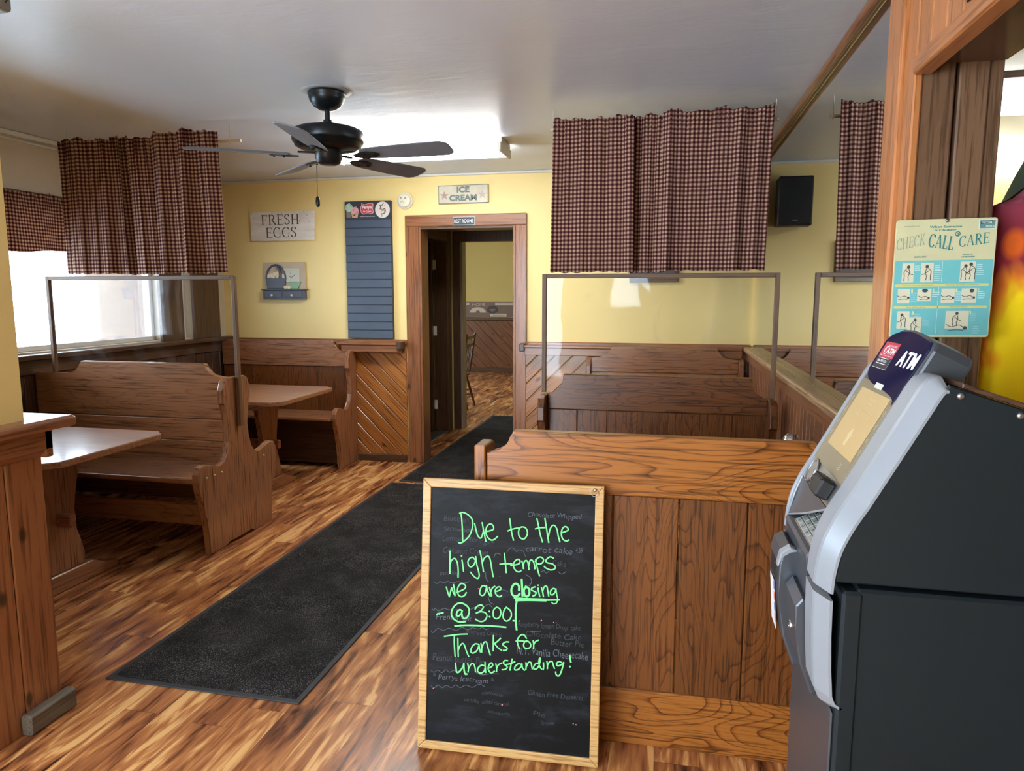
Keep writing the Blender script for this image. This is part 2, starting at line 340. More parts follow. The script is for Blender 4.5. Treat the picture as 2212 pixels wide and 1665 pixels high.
# ---------------------------------------------------------------- geometry helpers
class MB:
    """collects shapes (world coordinates) and links them as one mesh object"""
    def __init__(s): s.v = []; s.f = []; s.sm = []; s.mi = []; s.m = 0
    def add(s, vs, fs, smooth=False):
        k = len(s.v); s.v += [tuple(v) for v in vs]
        for f in fs: s.f.append(tuple(i + k for i in f)); s.sm.append(smooth); s.mi.append(s.m)
        return s
    def bm(s, b, M=None, smooth=False):
        if M is not None: bmesh.ops.transform(b, matrix=M, verts=b.verts)
        b.verts.index_update()
        s.add([v.co[:] for v in b.verts], [[v.index for v in f.verts] for f in b.faces], smooth); b.free(); return s
    def box(s, x0, x1, y0, y1, z0, z1, b=0.0, M=None, seg=1):
        m = bmesh.new(); bmesh.ops.create_cube(m, size=1)
        for v in m.verts:
            v.co = ((x0 + x1) / 2 + v.co.x * (x1 - x0), (y0 + y1) / 2 + v.co.y * (y1 - y0), (z0 + z1) / 2 + v.co.z * (z1 - z0))
        b = min(b, abs(x1 - x0) * .45, abs(y1 - y0) * .45, abs(z1 - z0) * .45)
        if b > 0: bmesh.ops.bevel(m, geom=m.edges[:], offset=b, segments=seg, affect='EDGES', profile=0.5)
        return s.bm(m, M)
    def prism(s, pts, axis, a0, a1, b=0.0, M=None, seg=1):
        """polygon (y,z) for 'x', (x,z) for 'y', (x,y) for 'z', extruded from a0 to a1"""
        put = {'x': lambda p, a: (a, p[0], p[1]), 'y': lambda p, a: (p[0], a, p[1]), 'z': lambda p, a: (p[0], p[1], a)}[axis]
        m = bmesh.new(); n = len(pts)
        A = [m.verts.new(put(p, a0)) for p in pts]; B = [m.verts.new(put(p, a1)) for p in pts]
        fa = m.faces.new(A[::-1]); fb = m.faces.new(B)
        for i in range(n): m.faces.new((A[i], A[(i + 1) % n], B[(i + 1) % n], B[i]))
        if b > 0:
            bmesh.ops.bevel(m, geom=list(fa.edges) + list(fb.edges), offset=b, segments=seg, affect='EDGES', profile=0.5)
        bmesh.ops.recalc_face_normals(m, faces=m.faces)
        return s.bm(m, M)
    def tube(s, path, r, n=10, smooth=True, caps=True):
        P_ = [Vector(p) for p in path]; k = len(P_); rr = r if isinstance(r, (list, tuple)) else [r] * k
        vs = []; up = None
        for i in range(k):
            t = (P_[min(i + 1, k - 1)] - P_[max(i - 1, 0)]).normalized()
            if up is None:
                up = Vector((0, 0, 1)) if abs(t.z) < 0.9 else Vector((1, 0, 0))
            a = t.cross(up).normalized(); up = a.cross(t).normalized()
            for j in range(n):
                q = 2 * math.pi * j / n; vs.append(P_[i] + (a * math.cos(q) + up * math.sin(q)) * rr[i])
        fs = [(i * n + j, i * n + (j + 1) % n, (i + 1) * n + (j + 1) % n, (i + 1) * n + j) for i in range(k - 1) for j in range(n)]
        s.add(vs, fs, smooth)
        if caps: s.add(vs[:n][::-1], [tuple(range(n))]); s.add(vs[-n:], [tuple(range(n))])
        return s
    def lathe(s, prof, c, n=32, M=None, smooth=True):
        """profile of (radius, height) turned round the vertical through c"""
        vs = []; k = len(prof)
        for r, h in prof:
            for j in range(n):
                q = 2 * math.pi * j / n; vs.append(Vector((r * math.cos(q), r * math.sin(q), h)))
        if M is not None: vs = [M @ v for v in vs]
        vs = [v + Vector(c) for v in vs]
        fs = [(i * n + j, i * n + (j + 1) % n, (i + 1) * n + (j + 1) % n, (i + 1) * n + j) for i in range(k - 1) for j in range(n)]
        fs = [f for f in fs]
        s.add(vs, fs, smooth)
        s.add(vs[:n][::-1], [tuple(range(n))]); s.add(vs[-n:], [tuple(range(n))]); return s
    def build(s, name, mats, parent=None, uv=None):
        me = bpy.data.meshes.new(name); off = Vector((0, 0, 0))
        o = bpy.data.objects.new(name, me); COL.objects.link(o)
        if parent is not None:
            r = parent
            while r.parent: r = r.parent
            off = r.location; o.parent = parent
        me.from_pydata([tuple(Vector(v) - off) for v in s.v], [], s.f)
        for m in (mats if isinstance(mats, (list, tuple)) else [mats]): me.materials.append(m)
        me.polygons.foreach_set('use_smooth', s.sm); me.polygons.foreach_set('material_index', s.mi)
        if uv:
            L = me.uv_layers.new(name='UVMap')
            for lp in me.loops: L.data[lp.index].uv = uv[lp.vertex_index]
        me.update(); return o
    def thing(s, name, mats, label, cat, loc=None, group=None, kind=None, uv=None):
        """a thing that is one mesh: its origin goes to loc"""
        o = s.build(name, mats, uv=uv)
        if loc is not None:
            d = Vector(loc)
            for v in o.data.vertices: v.co -= d
            o.location = d
        o['label'] = label; o['category'] = cat
        if group: o['group'] = group
        if kind: o['kind'] = kind
        return o
    def struct(s, name, mats, parent=None):
        o = s.build(name, mats, parent)
        if parent is None: o['kind'] = 'structure'
        return o
def T(name, label, cat, loc, group=None):
    o = bpy.data.objects.new(name, None); COL.objects.link(o); o.location = loc; o.empty_display_size = 0.1
    o['label'] = label; o['category'] = cat
    if group: o['group'] = group
    bpy.context.view_layer.update() if False else None
    return o
def S(name, loc):
    o = bpy.data.objects.new(name, None); COL.objects.link(o); o.location = loc; o['kind'] = 'structure'; return o
def copy_tree(o, parent=None):
    c = o.copy(); COL.objects.link(c)
    if parent: c.parent = parent
    for ch in list(o.children): copy_tree(ch, c)
    return c
class Fr:
    """a flat face in space: p(u, v, h) with h along its outward normal"""
    def __init__(s, O, U, V):
        s.O = Vector(O); s.U = Vector(U).normalized(); s.V = Vector(V).normalized(); s.N = s.U.cross(s.V)
    def p(s, u, v, h=0.0): return s.O + s.U * u + s.V * v + s.N * h
def smooth_path(pts, k=5):
    if len(pts) < 3: return pts
    out = []; P_ = [pts[0]] + list(pts) + [pts[-1]]
    for i in range(1, len(P_) - 2):
        a, b, c, d = P_[i - 1], P_[i], P_[i + 1], P_[i + 2]
        for j in range(k):
            t = j / k
            out.append(tuple(0.5 * (2 * b[q] + (c[q] - a[q]) * t + (2 * a[q] - 5 * b[q] + 4 * c[q] - d[q]) * t * t + (3 * b[q] - a[q] - 3 * c[q] + d[q]) * t ** 3) for q in (0, 1)))
    return out + [pts[-1]]
def ribbon(mb, fr, pts, w, h=0.0008, ends=True, curve=True):
    """painted stroke of width w (number or function of the direction)"""
    if curve: pts = smooth_path(pts)
    n = len(pts); L = []; Rr = []
    for i in range(n):
        a = pts[max(i - 1, 0)]; b = pts[min(i + 1, n - 1)]
        dx, dy = b[0] - a[0], b[1] - a[1]; l = math.hypot(dx, dy) or 1e-6; dx /= l; dy /= l
        ww = (w(dx, dy) if callable(w) else w) / 2
        e = 0
        if ends and i == 0: e = -ww * 0.7
        if ends and i == n - 1: e = ww * 0.7
        x, y = pts[i][0] + dx * e, pts[i][1] + dy * e
        L.append(fr.p(x - dy * ww, y + dx * ww, h)); Rr.append(fr.p(x + dy * ww, y - dx * ww, h))
    mb.add(L + Rr, [(i + n, i + 1 + n, i + 1, i) for i in range(n - 1)])
def quad(mb, fr, u0, u1, v0, v1, h=0.0006):
    mb.add([fr.p(u0, v0, h), fr.p(u1, v0, h), fr.p(u1, v1, h), fr.p(u0, v1, h)], [(0, 1, 2, 3)])
def poly(mb, fr, pts, h=0.0006):
    mb.add([fr.p(u, v, h) for u, v in pts], [tuple(range(len(pts)))])
def disc(mb, fr, u, v, ru, rv=None, h=0.0006, n=20, a0=0, a1=360):
    rv = rv or ru
    poly(mb, fr, [(u + ru * math.cos(R(a0 + (a1 - a0) * i / (n if a1 - a0 == 360 else n - 1))), v + rv * math.sin(R(a0 + (a1 - a0) * i / (n if a1 - a0 == 360 else n - 1)))) for i in range(n)], h)
_tc = {}
def text_shape(s, bold=0.0, shear=0.0, space=1.0):
    k = (s, bold, shear, space)
    if k not in _tc:
        cu = bpy.data.curves.new('lettering', 'FONT'); cu.body = s; cu.offset = bold; cu.shear = shear; cu.space_character = space
        cu.resolution_u = 3
        o = bpy.data.objects.new('lettering', cu)
        me = bpy.data.meshes.new_from_object(o)
        vs = [(v.co.x, v.co.y) for v in me.vertices]; fs = [tuple(p.vertices) for p in me.polygons]
        bpy.data.meshes.remove(me); bpy.data.objects.remove(o); bpy.data.curves.remove(cu)
        _tc[k] = (vs, fs)
    return _tc[k]
def text(mb, fr, s, u0, u1, v0, v1, h=0.0010, bold=0.0, shear=0.0, space=1.0, keep=False, warp=None):
    """lettering stretched into the rectangle u0..u1, v0..v1 of the face"""
    vs, fs = text_shape(s, bold, shear, space)
    if not vs: return
    xs = [v[0] for v in vs]; ys = [v[1] for v in vs]
    a, b, c, d = min(xs), max(xs), min(ys), max(ys)
    out = []
    for x, y in vs:
        u = u0 + (x - a) / (b - a or 1) * (u1 - u0); v = v0 + (y - c) / (d - c or 1) * (v1 - v0)
        if warp: u, v = warp(u, v)
        out.append(fr.p(u, v, h))
    mb.add(out, fs)
# serif capitals, drawn as stems, thin bars and swelling arcs in a box of height 1
SER = {
 'F': (.62, [('s', .16, 0, 1), ('h', .16, .58, .97), ('h', .16, .46, .52), ('v', .575, .80, .98), ('v', .46, .42, .62)]),
 'E': (.64, [('s', .16, 0, 1), ('h', .16, .58, .97), ('h', .16, .46, .52), ('h', .16, .60, .03), ('v', .575, .80, .98), ('v', .46, .42, .62), ('v', .60, .02, .22)]),
 'R': (.74, [('s', .16, 0, 1), ('a', [(.16, .97), (.42, .96), (.54, .75), (.42, .54), (.16, .52)]), ('d', .34, .52, .66, .03), ('h', .58, .76, .02)]),
 'S': (.56, [('a', [(.46, .80), (.40, .95), (.25, .98), (.10, .86), (.12, .66), (.28, .52), (.44, .38), (.46, .16), (.30, .02), (.14, .05), (.08, .22)]), ('v', .465, .76, .97), ('v', .075, .03, .25)]),
 'H': (.80, [('s', .16, 0, 1), ('s', .64, 0, 1), ('h', .16, .64, .5)]),
 'G': (.78, [('a', [(.64, .82), (.54, .95), (.38, .98), (.18, .86), (.08, .5), (.18, .14), (.40, .02), (.58, .06), (.66, .14)]), ('v', .655, .74, .97), ('t', .66, .02, .66, .42), ('h', .54, .76, .42)]),
 'C': (.72, [('a', [(.62, .80), (.54, .94), (.38, .98), (.18, .86), (.08, .5), (.18, .14), (.40, .02), (.56, .06), (.66, .22)]), ('v', .635, .72, .97)]),
 'A': (.76, [('t', .36, 1, .10, .02), ('d', .38, 1, .66, .02), ('h', .18, .54, .34), ('h', .02, .2, .02), ('h', .54, .76, .02)]),
 'L': (.60, [('s', .16, 0, 1), ('h', .16, .56, .03), ('v', .56, .02, .24)]),
 'K': (.76, [('s', .16, 0, 1), ('t', .60, .98, .22, .44), ('d', .30, .56, .66, .03), ('h', .5, .7, .98), ('h', .56, .76, .02)]),
}
def serif(mb, fr, s, u0, u1, v0, v1, h=0.001, tk=0.125, tn=0.045, warp=None, sp=.06):
    tot = sum(SER[c][0] + sp for c in s) - sp
    sx = (u1 - u0) / tot; sy = (v1 - v0); x = 0
    g = Fr(fr.O, fr.U, fr.V); base = g.p
    def put(pts, w, curve=False):
        q = []
        for a, b in pts:
            u, v = u0 + (x + a) * sx, v0 + b * sy
            q.append(warp(u, v) if warp else (u, v))
        ribbon(mb, fr, q, w, h, False, curve)
    for c in s:
        W, ops = SER[c]
        for o in ops:
            if o[0] == 's':
                put([(o[1], o[2]), (o[1], o[3])], tk * sy)
                for y in (o[2] + .015, o[3] - .015): put([(o[1] - .14, y), (o[1] + .14, y)], tn * sy * .8)
            elif o[0] == 'h': put([(o[1], o[3]), (o[2], o[3])], tn * sy)
            elif o[0] == 'v': put([(o[1], o[2]), (o[1], o[3])], tn * sy)
            elif o[0] == 't': put([(o[1], o[2]), (o[3], o[4])], tn * sy)
            elif o[0] == 'd': put([(o[1], o[2]), (o[3], o[4])], tk * sy)
            else: put(o[1], lambda dx, dy: (tn + (tk - tn) * abs(dy) ** 1.5) * sy, True)
        x += W + sp
def clip_rect(pts, x0, x1, y0, y1):
    for ax, lim, sg in ((0, x0, 1), (0, x1, -1), (1, y0, 1), (1, y1, -1)):
        out = []
        for i in range(len(pts)):
            a, b = pts[i], pts[(i + 1) % len(pts)]
            da, db = (a[ax] - lim) * sg, (b[ax] - lim) * sg
            if da >= 0: out.append(a)
            if da * db < 0:
                t = da / (da - db); out.append((a[0] + (b[0] - a[0]) * t, a[1] + (b[1] - a[1]) * t))
        pts = out
        if len(pts) < 3: return []
    return pts
def diagonal_boards(mb, x0, x1, z0, z1, yface, depth, w=0.105, up=True, gap=0.006):
    """tongue and groove boards at 45 degrees filling x0..x1, z0..z1; front at yface"""
    s = 1 if up else -1; q = math.sqrt(0.5); diag = (x1 - x0) + (z1 - z0); k = 0
    t = -diag
    while t < diag * 1.2:
        A = lambda a, b: (x0 + q * a - s * q * b if up else x0 + q * a + q * b, z0 + (q * a + q * b if up else -q * a + q * b))
        L = diag * 2
        p = [A(-L, t + gap / 2), A(L, t + gap / 2), A(L, t + w - gap / 2), A(-L, t + w - gap / 2)]
        p = clip_rect(p, x0, x1, z0, z1)
        if len(p) >= 3:
            ar = abs(sum(p[i][0] * p[(i + 1) % len(p)][1] - p[(i + 1) % len(p)][0] * p[i][1] for i in range(len(p)))) / 2
            if ar > 4e-4: mb.prism(p, 'y', yface, yface + depth, 0.004)
        t += w

# ---------------------------------------------------------------- the room
YB = 5.91           # face of the back wall
XM = 0.67           # mirror plane on the right wall
CZ = 2.5
MB().box(-6.2, 3.2, -3.05, 13.3, -0.06, 0.0).struct('floor', FLOOR)
MB().box(-6.2, 3.2, -3.05, 13.3, CZ, CZ + 0.06).struct('ceiling', CEIL)
DX0, DX1, DZ = -2.09, -1.25, 2.06
m = MB().box(-4.2, DX0, YB, 6.05, 0, CZ).box(DX1, 3.2, YB, 6.05, 0, CZ).box(DX0, DX1, YB, 6.05, DZ, CZ)
m.struct('wall_back', YEL)
# left wall with two window openings, plus an unseen one added for cool daylight
W1a, W1b, WZ0, WZ1 = 2.35, 5.05, 1.12, 2.02
W2a, W2b = 5.26, 5.44
m = MB().box(-4.15, -4.0, -3.05, -2.5, 0, CZ).box(-4.15, -4.0, -.5, W1a, 0, CZ).box(-4.15, -4.0, -2.5, -.5, 0, .45).box(-4.15, -4.0, -2.5, -.5, 2.35, CZ).box(-4.15, -4.0, W1a, YB, 0, WZ0).box(-4.15, -4.0, W1a, YB, WZ1, CZ)
m.box(-4.15, -4.0, W1b, W2a, WZ0, WZ1).box(-4.15, -4.0, W2b, YB, WZ0, WZ1)
m.struct('wall_left', CREAM)
m = MB().box(-4.2, -3.9, -3.15, -3.05, 0, CZ).box(-3.9, -1.6, -3.15, -3.05, 0, 0.15).box(-3.9, -1.6, -3.15, -3.05, 2.42, CZ).box(-1.6, -.82, -3.15, -3.05, 0, CZ)  # wide unseen opening, added to let daylight into the room
m.box(-.82, -.32, -3.15, -3.05, 0, 1.3).box(-.82, -.32, -3.15, -3.05, 1.92, CZ).box(-.32, 3.2, -3.15, -3.05, 0, CZ)
m.struct('wall_rear', YEL)
# right: half wall carrying the mirror, and the nearer wall with its wide opening
MB().box(XM + 0.004, 0.76, 2.2, YB, 0, CZ).struct('wall_right', YEL)
def window(name, y0, y1, bars=()):
    r = S(name, (-4.08, (y0 + y1) / 2, WZ0))
    f = MB(); t = 0.035
    f.box(-4.13, -4.07, y0, y0 + t, WZ0, WZ1, .004).box(-4.13, -4.07, y1 - t, y1, WZ0, WZ1, .004)
    f.box(-4.13, -4.07, y0 + t, y1 - t, WZ0, WZ0 + t, .004).box(-4.13, -4.07, y0 + t, y1 - t, WZ1 - t, WZ1, .004)
    for b in bars: f.box(-4.125, -4.075, b - .02, b + .02, WZ0 + t, WZ1 - t, .004)
    f.build('window_frame', WHITEG, r)
    MB().box(-4.102, -4.098, y0 + t, y1 - t, WZ0 + t, WZ1 - t).build('window_pane', PANE, r)
window('window_1', W1a, W1b, (3.62,))
window('window_2', W2a, W2b)
# dark wood around the windows: sill ledge, posts, apron, wainscot below
m = MB().box(-4.0, -3.90, 2.1, YB - .002, 1.075, 1.11, .006).box(-4.0, -3.965, 2.1, YB - .002, 0.98, 1.075, .004)
m.struct('trim_1', dark['Y'])
m = MB().box(-4.0, -3.972, 5.02, 5.29, 1.11, 2.1, .003).box(-4.0, -3.972, 5.43, 5.79, 1.11, 2.1, .003).box(-4.0, -3.972, 2.1, 5.79, 2.02, 2.14, .003)
m.struct('trim_2', dark['Z'])
m = MB()
y = 2.05
while y < 5.85:
    m.box(-4.0, -3.982, y, min(y + 0.118, 5.9), 0.02, 0.98, .004); y += 0.12
m.struct('trim_3', dark['Z'])
# outside: pale ground and a bit of weathered wall beyond the window
MB().box(-4.75, -4.16, 5.10, 5.22, -0.4, 2.6, .005).struct('wall_outside', EXT)
# back wall woodwork
m = MB(); diagonal_boards(m, -4.0, -2.225, 0.0, 1.055, YB - .02, .02, up=False); m.struct('trim_4', pineA)
m = MB(); diagonal_boards(m, -1.155, 0.634, 0.0, 1.055, YB - .02, .02, up=True); m.struct('trim_5', pineB)
m = MB()
for x0, x1 in ((-3.96, -2.215), (-1.165, 0.66)):
    m.box(x0, x1, YB - .035, YB - .001, 1.055, 1.095, .008)
m.struct('trim_6', trim['X'])
def ledge(name, x0, x1, endl):
    r = S(name, ((x0 + x1) / 2, YB, 1.0))
    MB().box(x0, x1, YB - .125, YB - .036, 1.05, 1.073, .006).build('ledge_board', trim['X'], r)
    MB().box(x0 + .04 if endl else x0, x1, YB - .11, YB - .09, 0.988, 1.05, .004).build('ledge_apron', trim['X'], r)
    e = x1 if endl else x0
    MB().box(e - .04, e + .005, YB - .135, YB - .036, 1.02, 1.085, .006).build('end_block', dark['Y'], r)
ledge('trim_7', -2.84, -2.232, True)
ledge('trim_8', -1.15, 0.59, False)
MB().box(-4.0, -2.23, YB - .045, YB - .021, 0, 0.065, .006).struct('baseboard_back', dark['X'])
m = MB().box(-4.0, 0.66, YB - .022, YB - .001, 2.478, CZ - .001, .006).box(-3.999, -3.975, -3, YB - .025, 2.468, CZ - .001, .006)
m.box(-3.999, -3.985, 2.1, YB - .025, 2.44, 2.452, .003)
m.struct('trim_9', WHITEG)
# door to the rest rooms: casing and jamb
r = S('door_1', ((DX0 + DX1) / 2, YB, 0))
MB().box(DX0 - .125, DX0 - .005, YB - .024, YB - .001, 0, DZ + .005, .005).box(DX1 + .005, DX1 + .10, YB - .024, YB - .001, 0, DZ + .005, .005).build('side_casing', trim['Z'], r)
MB().box(DX0 - .125, DX1 + .10, YB - .024, YB - .001, DZ + .005, DZ + .10, .005).build('head_casing', trim['X'], r)
MB().box(DX0 - .004, DX0 + .016, YB - .02, 6.08, 0, DZ, .003).box(DX1 - .016, DX1 + .004, YB - .02, 6.08, 0, DZ, .003).build('side_jamb', trim['Z'], r)
MB().box(DX0 + .016, DX1 - .016, YB - .02, 6.08, DZ - .02, DZ, .003).build('head_jamb', dark['X'], r)
# the passage behind
HX = -2.30
m = MB().box(-2.42, HX, 6.05, 6.52, 0, CZ).box(-2.42, HX, 7.33, 7.5, 0, CZ).box(-2.42, HX, 6.52, 7.33, 2.06, CZ)
m.struct('wall_passage_left', dark['Z'])
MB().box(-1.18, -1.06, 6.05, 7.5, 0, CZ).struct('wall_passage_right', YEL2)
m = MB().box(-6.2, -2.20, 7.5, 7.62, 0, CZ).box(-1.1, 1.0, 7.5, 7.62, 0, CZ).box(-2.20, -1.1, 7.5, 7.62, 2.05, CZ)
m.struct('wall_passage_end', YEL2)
r = S('door_3', (-1.7, 7.5, 0))
MB().box(-2.275, -2.195, 7.475, 7.499, 0, 2.05, .004).box(-2.275, -1.1, 7.475, 7.499, 2.05, 2.16, .004).build('casing', dark['Z'], r)
MB().box(-2.205, -2.17, 7.5, 7.63, 0, 2.05, .004).build('side_jamb', plain('pale_reflection_jamb', C(150, 138, 130), .35), r)  # pale grey paints a whitish reflection onto the jamb face
r = S('door_2', (HX, 6.9, 0))
m = MB().box(-2.43, HX + .012, 6.52, 6.545, 0, 2.06, .003).box(-2.43, HX + .012, 7.305, 7.33, 0, 2.06, .003).box(-2.43, HX + .012, 6.545, 7.305, 2.035, 2.06, .003)
m.build('door_jamb', dark['Z'], r)
m = MB().box(HX, HX + .02, 6.44, 6.525, 0, 2.14, .004).box(HX, HX + .02, 7.325, 7.42, 0, 2.14, .004).box(HX, HX + .02, 6.525, 7.325, 2.055, 2.14, .004)
m.build('door_casing', dark['Z'], r)
slab = MB().box(-3.22, -2.44, 7.255, 7.295, 0.02, 2.03, .003)
for z0, z1 in ((.2, .62), (.72, 1.1), (1.2, 1.92)):
    for x0, x1 in ((-3.12, -2.88), (-2.78, -2.54)): slab.box(x0, x1, 7.243, 7.256, z0, z1, .01)
sl = slab.build('door_slab', dark['Z'], r)
for z in (0.25, 1.05, 1.75):
    MB().box(-2.44, -2.405, 7.298, 7.304, z, z + .1, .001).tube([(-2.437, 7.296, z), (-2.437, 7.296, z + .1)], .006).build('hinge', WHITE, r)
MB().box(-2.44, -2.29, 6.545, 7.305, 0.0, 0.014, .004).build('threshold', STEEL, r)
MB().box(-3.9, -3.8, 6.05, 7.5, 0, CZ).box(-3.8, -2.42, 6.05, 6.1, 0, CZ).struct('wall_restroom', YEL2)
# far dining room
YF = 13.2
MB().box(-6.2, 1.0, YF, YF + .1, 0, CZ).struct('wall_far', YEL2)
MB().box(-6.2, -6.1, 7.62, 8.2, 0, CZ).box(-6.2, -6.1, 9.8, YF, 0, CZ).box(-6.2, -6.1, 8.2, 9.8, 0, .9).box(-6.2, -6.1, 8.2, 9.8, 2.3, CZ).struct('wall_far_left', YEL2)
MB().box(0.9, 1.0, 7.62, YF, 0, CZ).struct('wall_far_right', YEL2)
m = MB(); diagonal_boards(m, -5.2, -1.9, 0.06, 0.98, YF - .02, .02, w=.15, up=False); m.struct('trim_10', pineF)
MB().box(-5.4, -1.7, YF - .05, YF - .001, 0.985, 1.045, .01).box(-5.4, -1.7, YF - .035, YF - .021, 0, .09, .004).struct('trim_11', dark['X'])
fb = Fr((0, YF - .001, 0), (1, 0, 0), (0, 0, 1))
m = MB(); m.box(-5.4, -1.7, YF - .006, YF - .001, 1.05, 1.34)
fb = Fr((0, YF - .006, 0), (1, 0, 0), (0, 0, 1))
m.m = 1
for i in range(4):
    x = -4.92 + i * 0.93
    m.m = 1; quad(m, fb, x - .12, x + .30, 1.275, 1.325); quad(m, fb, x - .22, x + .10, 1.06, 1.115)
    m.m = 2; disc(m, fb, x - .17, 1.19, .11, .075)
    m.m = 1; disc(m, fb, x + .47, 1.135, .16, .10, a0=0, a1=180); m.m = 3; disc(m, fb, x + .47, 1.135, .045, .04, h=.001, a0=0, a1=180)
    m.m = 1; text(m, fb, 'HOME', x + .36, x + .62, 1.262, 1.31)
    m.m = 4
    for q in range(3): quad(m, fb, x - .25 + .02 * q, x - .09 - .02 * q, 1.215 - q * .025, 1.222 - q * .025, .0012)
    ribbon(m, fb, [(x - .08, 1.3), (x + .26, 1.3)], .012, .0012); ribbon(m, fb, [(x - .16, 1.088), (x + .06, 1.088)], .012, .0012)
m.struct('trim_12', [P(122, 100, 92), P(206, 200, 186), P(62, 56, 58), P(120, 96, 86), P(160, 150, 140)])
# right half wall: beadboard, fascia and rail under the mirror
m = MB(); y = 2.21
while y < 5.88:
    m.box(.640, XM + .003, y, min(y + .083, 5.889), 0.0, 0.985, .006); y += .0855
m.struct('trim_13', trim['Z'])
MB().box(.622, .638, 2.21, 5.889, 0.975, 1.045, .004).box(.638, XM + .003, 2.21, 5.889, 0.986, 1.045).struct('trim_14', trim['Y'])
MB().box(.597, XM + .003, 2.205, 5.8, 1.046, 1.082, .010, seg=2).struct('trim_15', wood('worn_rail', C(176, 138, 98), C(150, 108, 68), C(92, 58, 34), 'Y', 1.2, 5, .6, .35, dirt=.35))
# nearer right wall: post board, planks over the opening, deep jamb
XA = .58
YJ = 2.0
m = MB().box(XA, .60, YJ - .005, 2.07, 0, CZ, .004).box(XA - .014, .60, 2.072, 2.195, 0, CZ, .006)
m.struct('trim_16', orange['Z'])
m = MB().box(.60, .675, YJ + .002, 2.195, 0, CZ, .004).box(.684, .75, YJ + .002, 2.195, 0, CZ, .004).box(.752, .785, YJ + .012, 2.195, 0, CZ, .004)
m.struct('trim_17', jambw)
m = MB(); y = YJ - .012
while y > -1.0:
    m.box(XA + .003, .60, y - .088, y, 2.06, CZ, .004); y -= .0905
m.struct('trim_18', orange['Z'])
MB().box(.60, .785, -1.0, YJ + .001, 2.055, CZ, .003).struct('wall_header', dark['Y'])
MB().box(XA - .006, .62, -1.0, YJ - .006, 2.03, 2.075, .005).struct('trim_19', orange['Y'])
MB().box(XA, .76, -3.05, -1.0, 0, CZ).struct('wall_right_rear', YEL)
# kitchen seen through the opening
MB().box(3.1, 3.2, -3.05, 7.5, 0, CZ).struct('wall_kitchen_right', plain('pale_kitchen_wall', C(206, 216, 214), .5))
MB().box(.76, 3.1, 6.3, 6.4, 0, CZ).struct('wall_kitchen_back', plain('pale_kitchen_wall_b', C(206, 216, 214), .5))
# near left wall end: plaster over wood, with cap and plinth
MB().box(-4.0, -2.12, 1.62, 1.97, 1.07, CZ).struct('wall_near_left', YEL)
r = S('trim_20', (-2.12, 1.8, 0))
m = MB()
m.box(-2.135, -2.112, 1.60, 1.735, 0.0, 0.99, .004).box(-2.135, -2.112, 1.738, 1.872, 0.0, 0.99, .004).box(-2.135, -2.112, 1.875, 2.02, 0.0, 0.99, .004)
m.box(-4.0, -2.135, 1.62, 2.012, 0, 0.99)
m.build('boards', trim['Z'], r)
m = MB().prism([(-2.115, .935), (-2.085, .965), (-2.085, 1.03), (-2.14, 1.03), (-2.14, .935)], 'y', 1.58, 2.045, .003)
m.box(-4.0, -2.085, 2.012, 2.045, .935, 1.03, .004)
m.build('fascia', trim['Y'], r)
MB().box(-4.0, -2.045, 1.56, 2.12, 1.032, 1.072, .016, seg=3).build('cap_board', trim['Y'], r)
MB().box(-2.112, -2.07, 1.845, 2.045, 0, 0.075, .008).build('plinth', wood('grey_plinth', C(104, 96, 84), C(84, 76, 66), C(54, 46, 40), 'Y', 1.2, 4, .5, .5), r)

# ---------------------------------------------------------------- benches
def scoop(xl, xr, ztop, zend, flat_l, flat_r, run=0.13):
    """outline of a shaped back-rest top from left to right"""
    pts = []
    N = 8
    if flat_l is not None:
        pts.append((xl, zend))
        pts.append((xl + flat_l, zend))
        for i in range(1, N + 1):
            t = i / N * math.pi / 2; pts.append((xl + flat_l + run * math.sin(t), zend + (ztop - .008 - zend) * (1 - math.cos(t))))
        pts.append((xl + flat_l + run + .006, ztop))
    else: pts.append((xl, ztop))
    if flat_r is not None:
        pts.append((xr - flat_r - run - .006, ztop))
        for i in range(N, 0, -1):
            t = i / N * math.pi / 2; pts.append((xr - flat_r - run * math.sin(t), zend + (ztop - .008 - zend) * (1 - math.cos(t))))
        pts.append((xr - flat_r, zend)); pts.append((xr, zend))
    else: pts.append((xr, ztop))
    return pts
HALF = [(.085, 1.0), (.115, .985), (.140, .93), (.140, .855), (.118, .84), (.100, .78), (.094, .70), (.098, .62), (.118, .55), (.155, .505), (.20, .488), (.25, .50), (.30, .525), (.345, .535), (.385, .525), (.408, .49), (.410, .45), (.395, .385), (.365, .30), (.342, .20), (.330, .10), (.330, 0.0)]
def cen(h, y0, sgn): return [(y0 + sgn * d, z) for d, z in h]
def panel_double(y0):
    return cen(HALF, y0, 1) + [(y0 + .12, 0.0), (y0 + .09, .022), (y0 - .14, .022), (y0 - .18, 0.0)] + cen(HALF, y0, -1)[::-1]
def panel_single(yback, sgn):
    """back edge straight at yback, seat side towards sgn"""
    c = yback + sgn * 0.02
    front = cen([(d, z) for d, z in HALF], c, sgn)
    return front + [(yback, 0.0), (yback, 1.0)]
def planks(mb, x0, x1, w, y0, y1, z0, z1, axis='x', gap=.004):
    x = x0
    while x < x1 - .01:
        mb.box(x + gap / 2, min(x + w, x1) - gap / 2, y0, y1, z0, z1, .003); x += w
def pegs(mb, x, ys, z, sgn):
    for y in ys: mb.lathe([(.006, 0), (.006, .004), (.003, .006)], (x, y, z), 10, Matrix.Rotation(R(90) * sgn, 4, 'Y'))

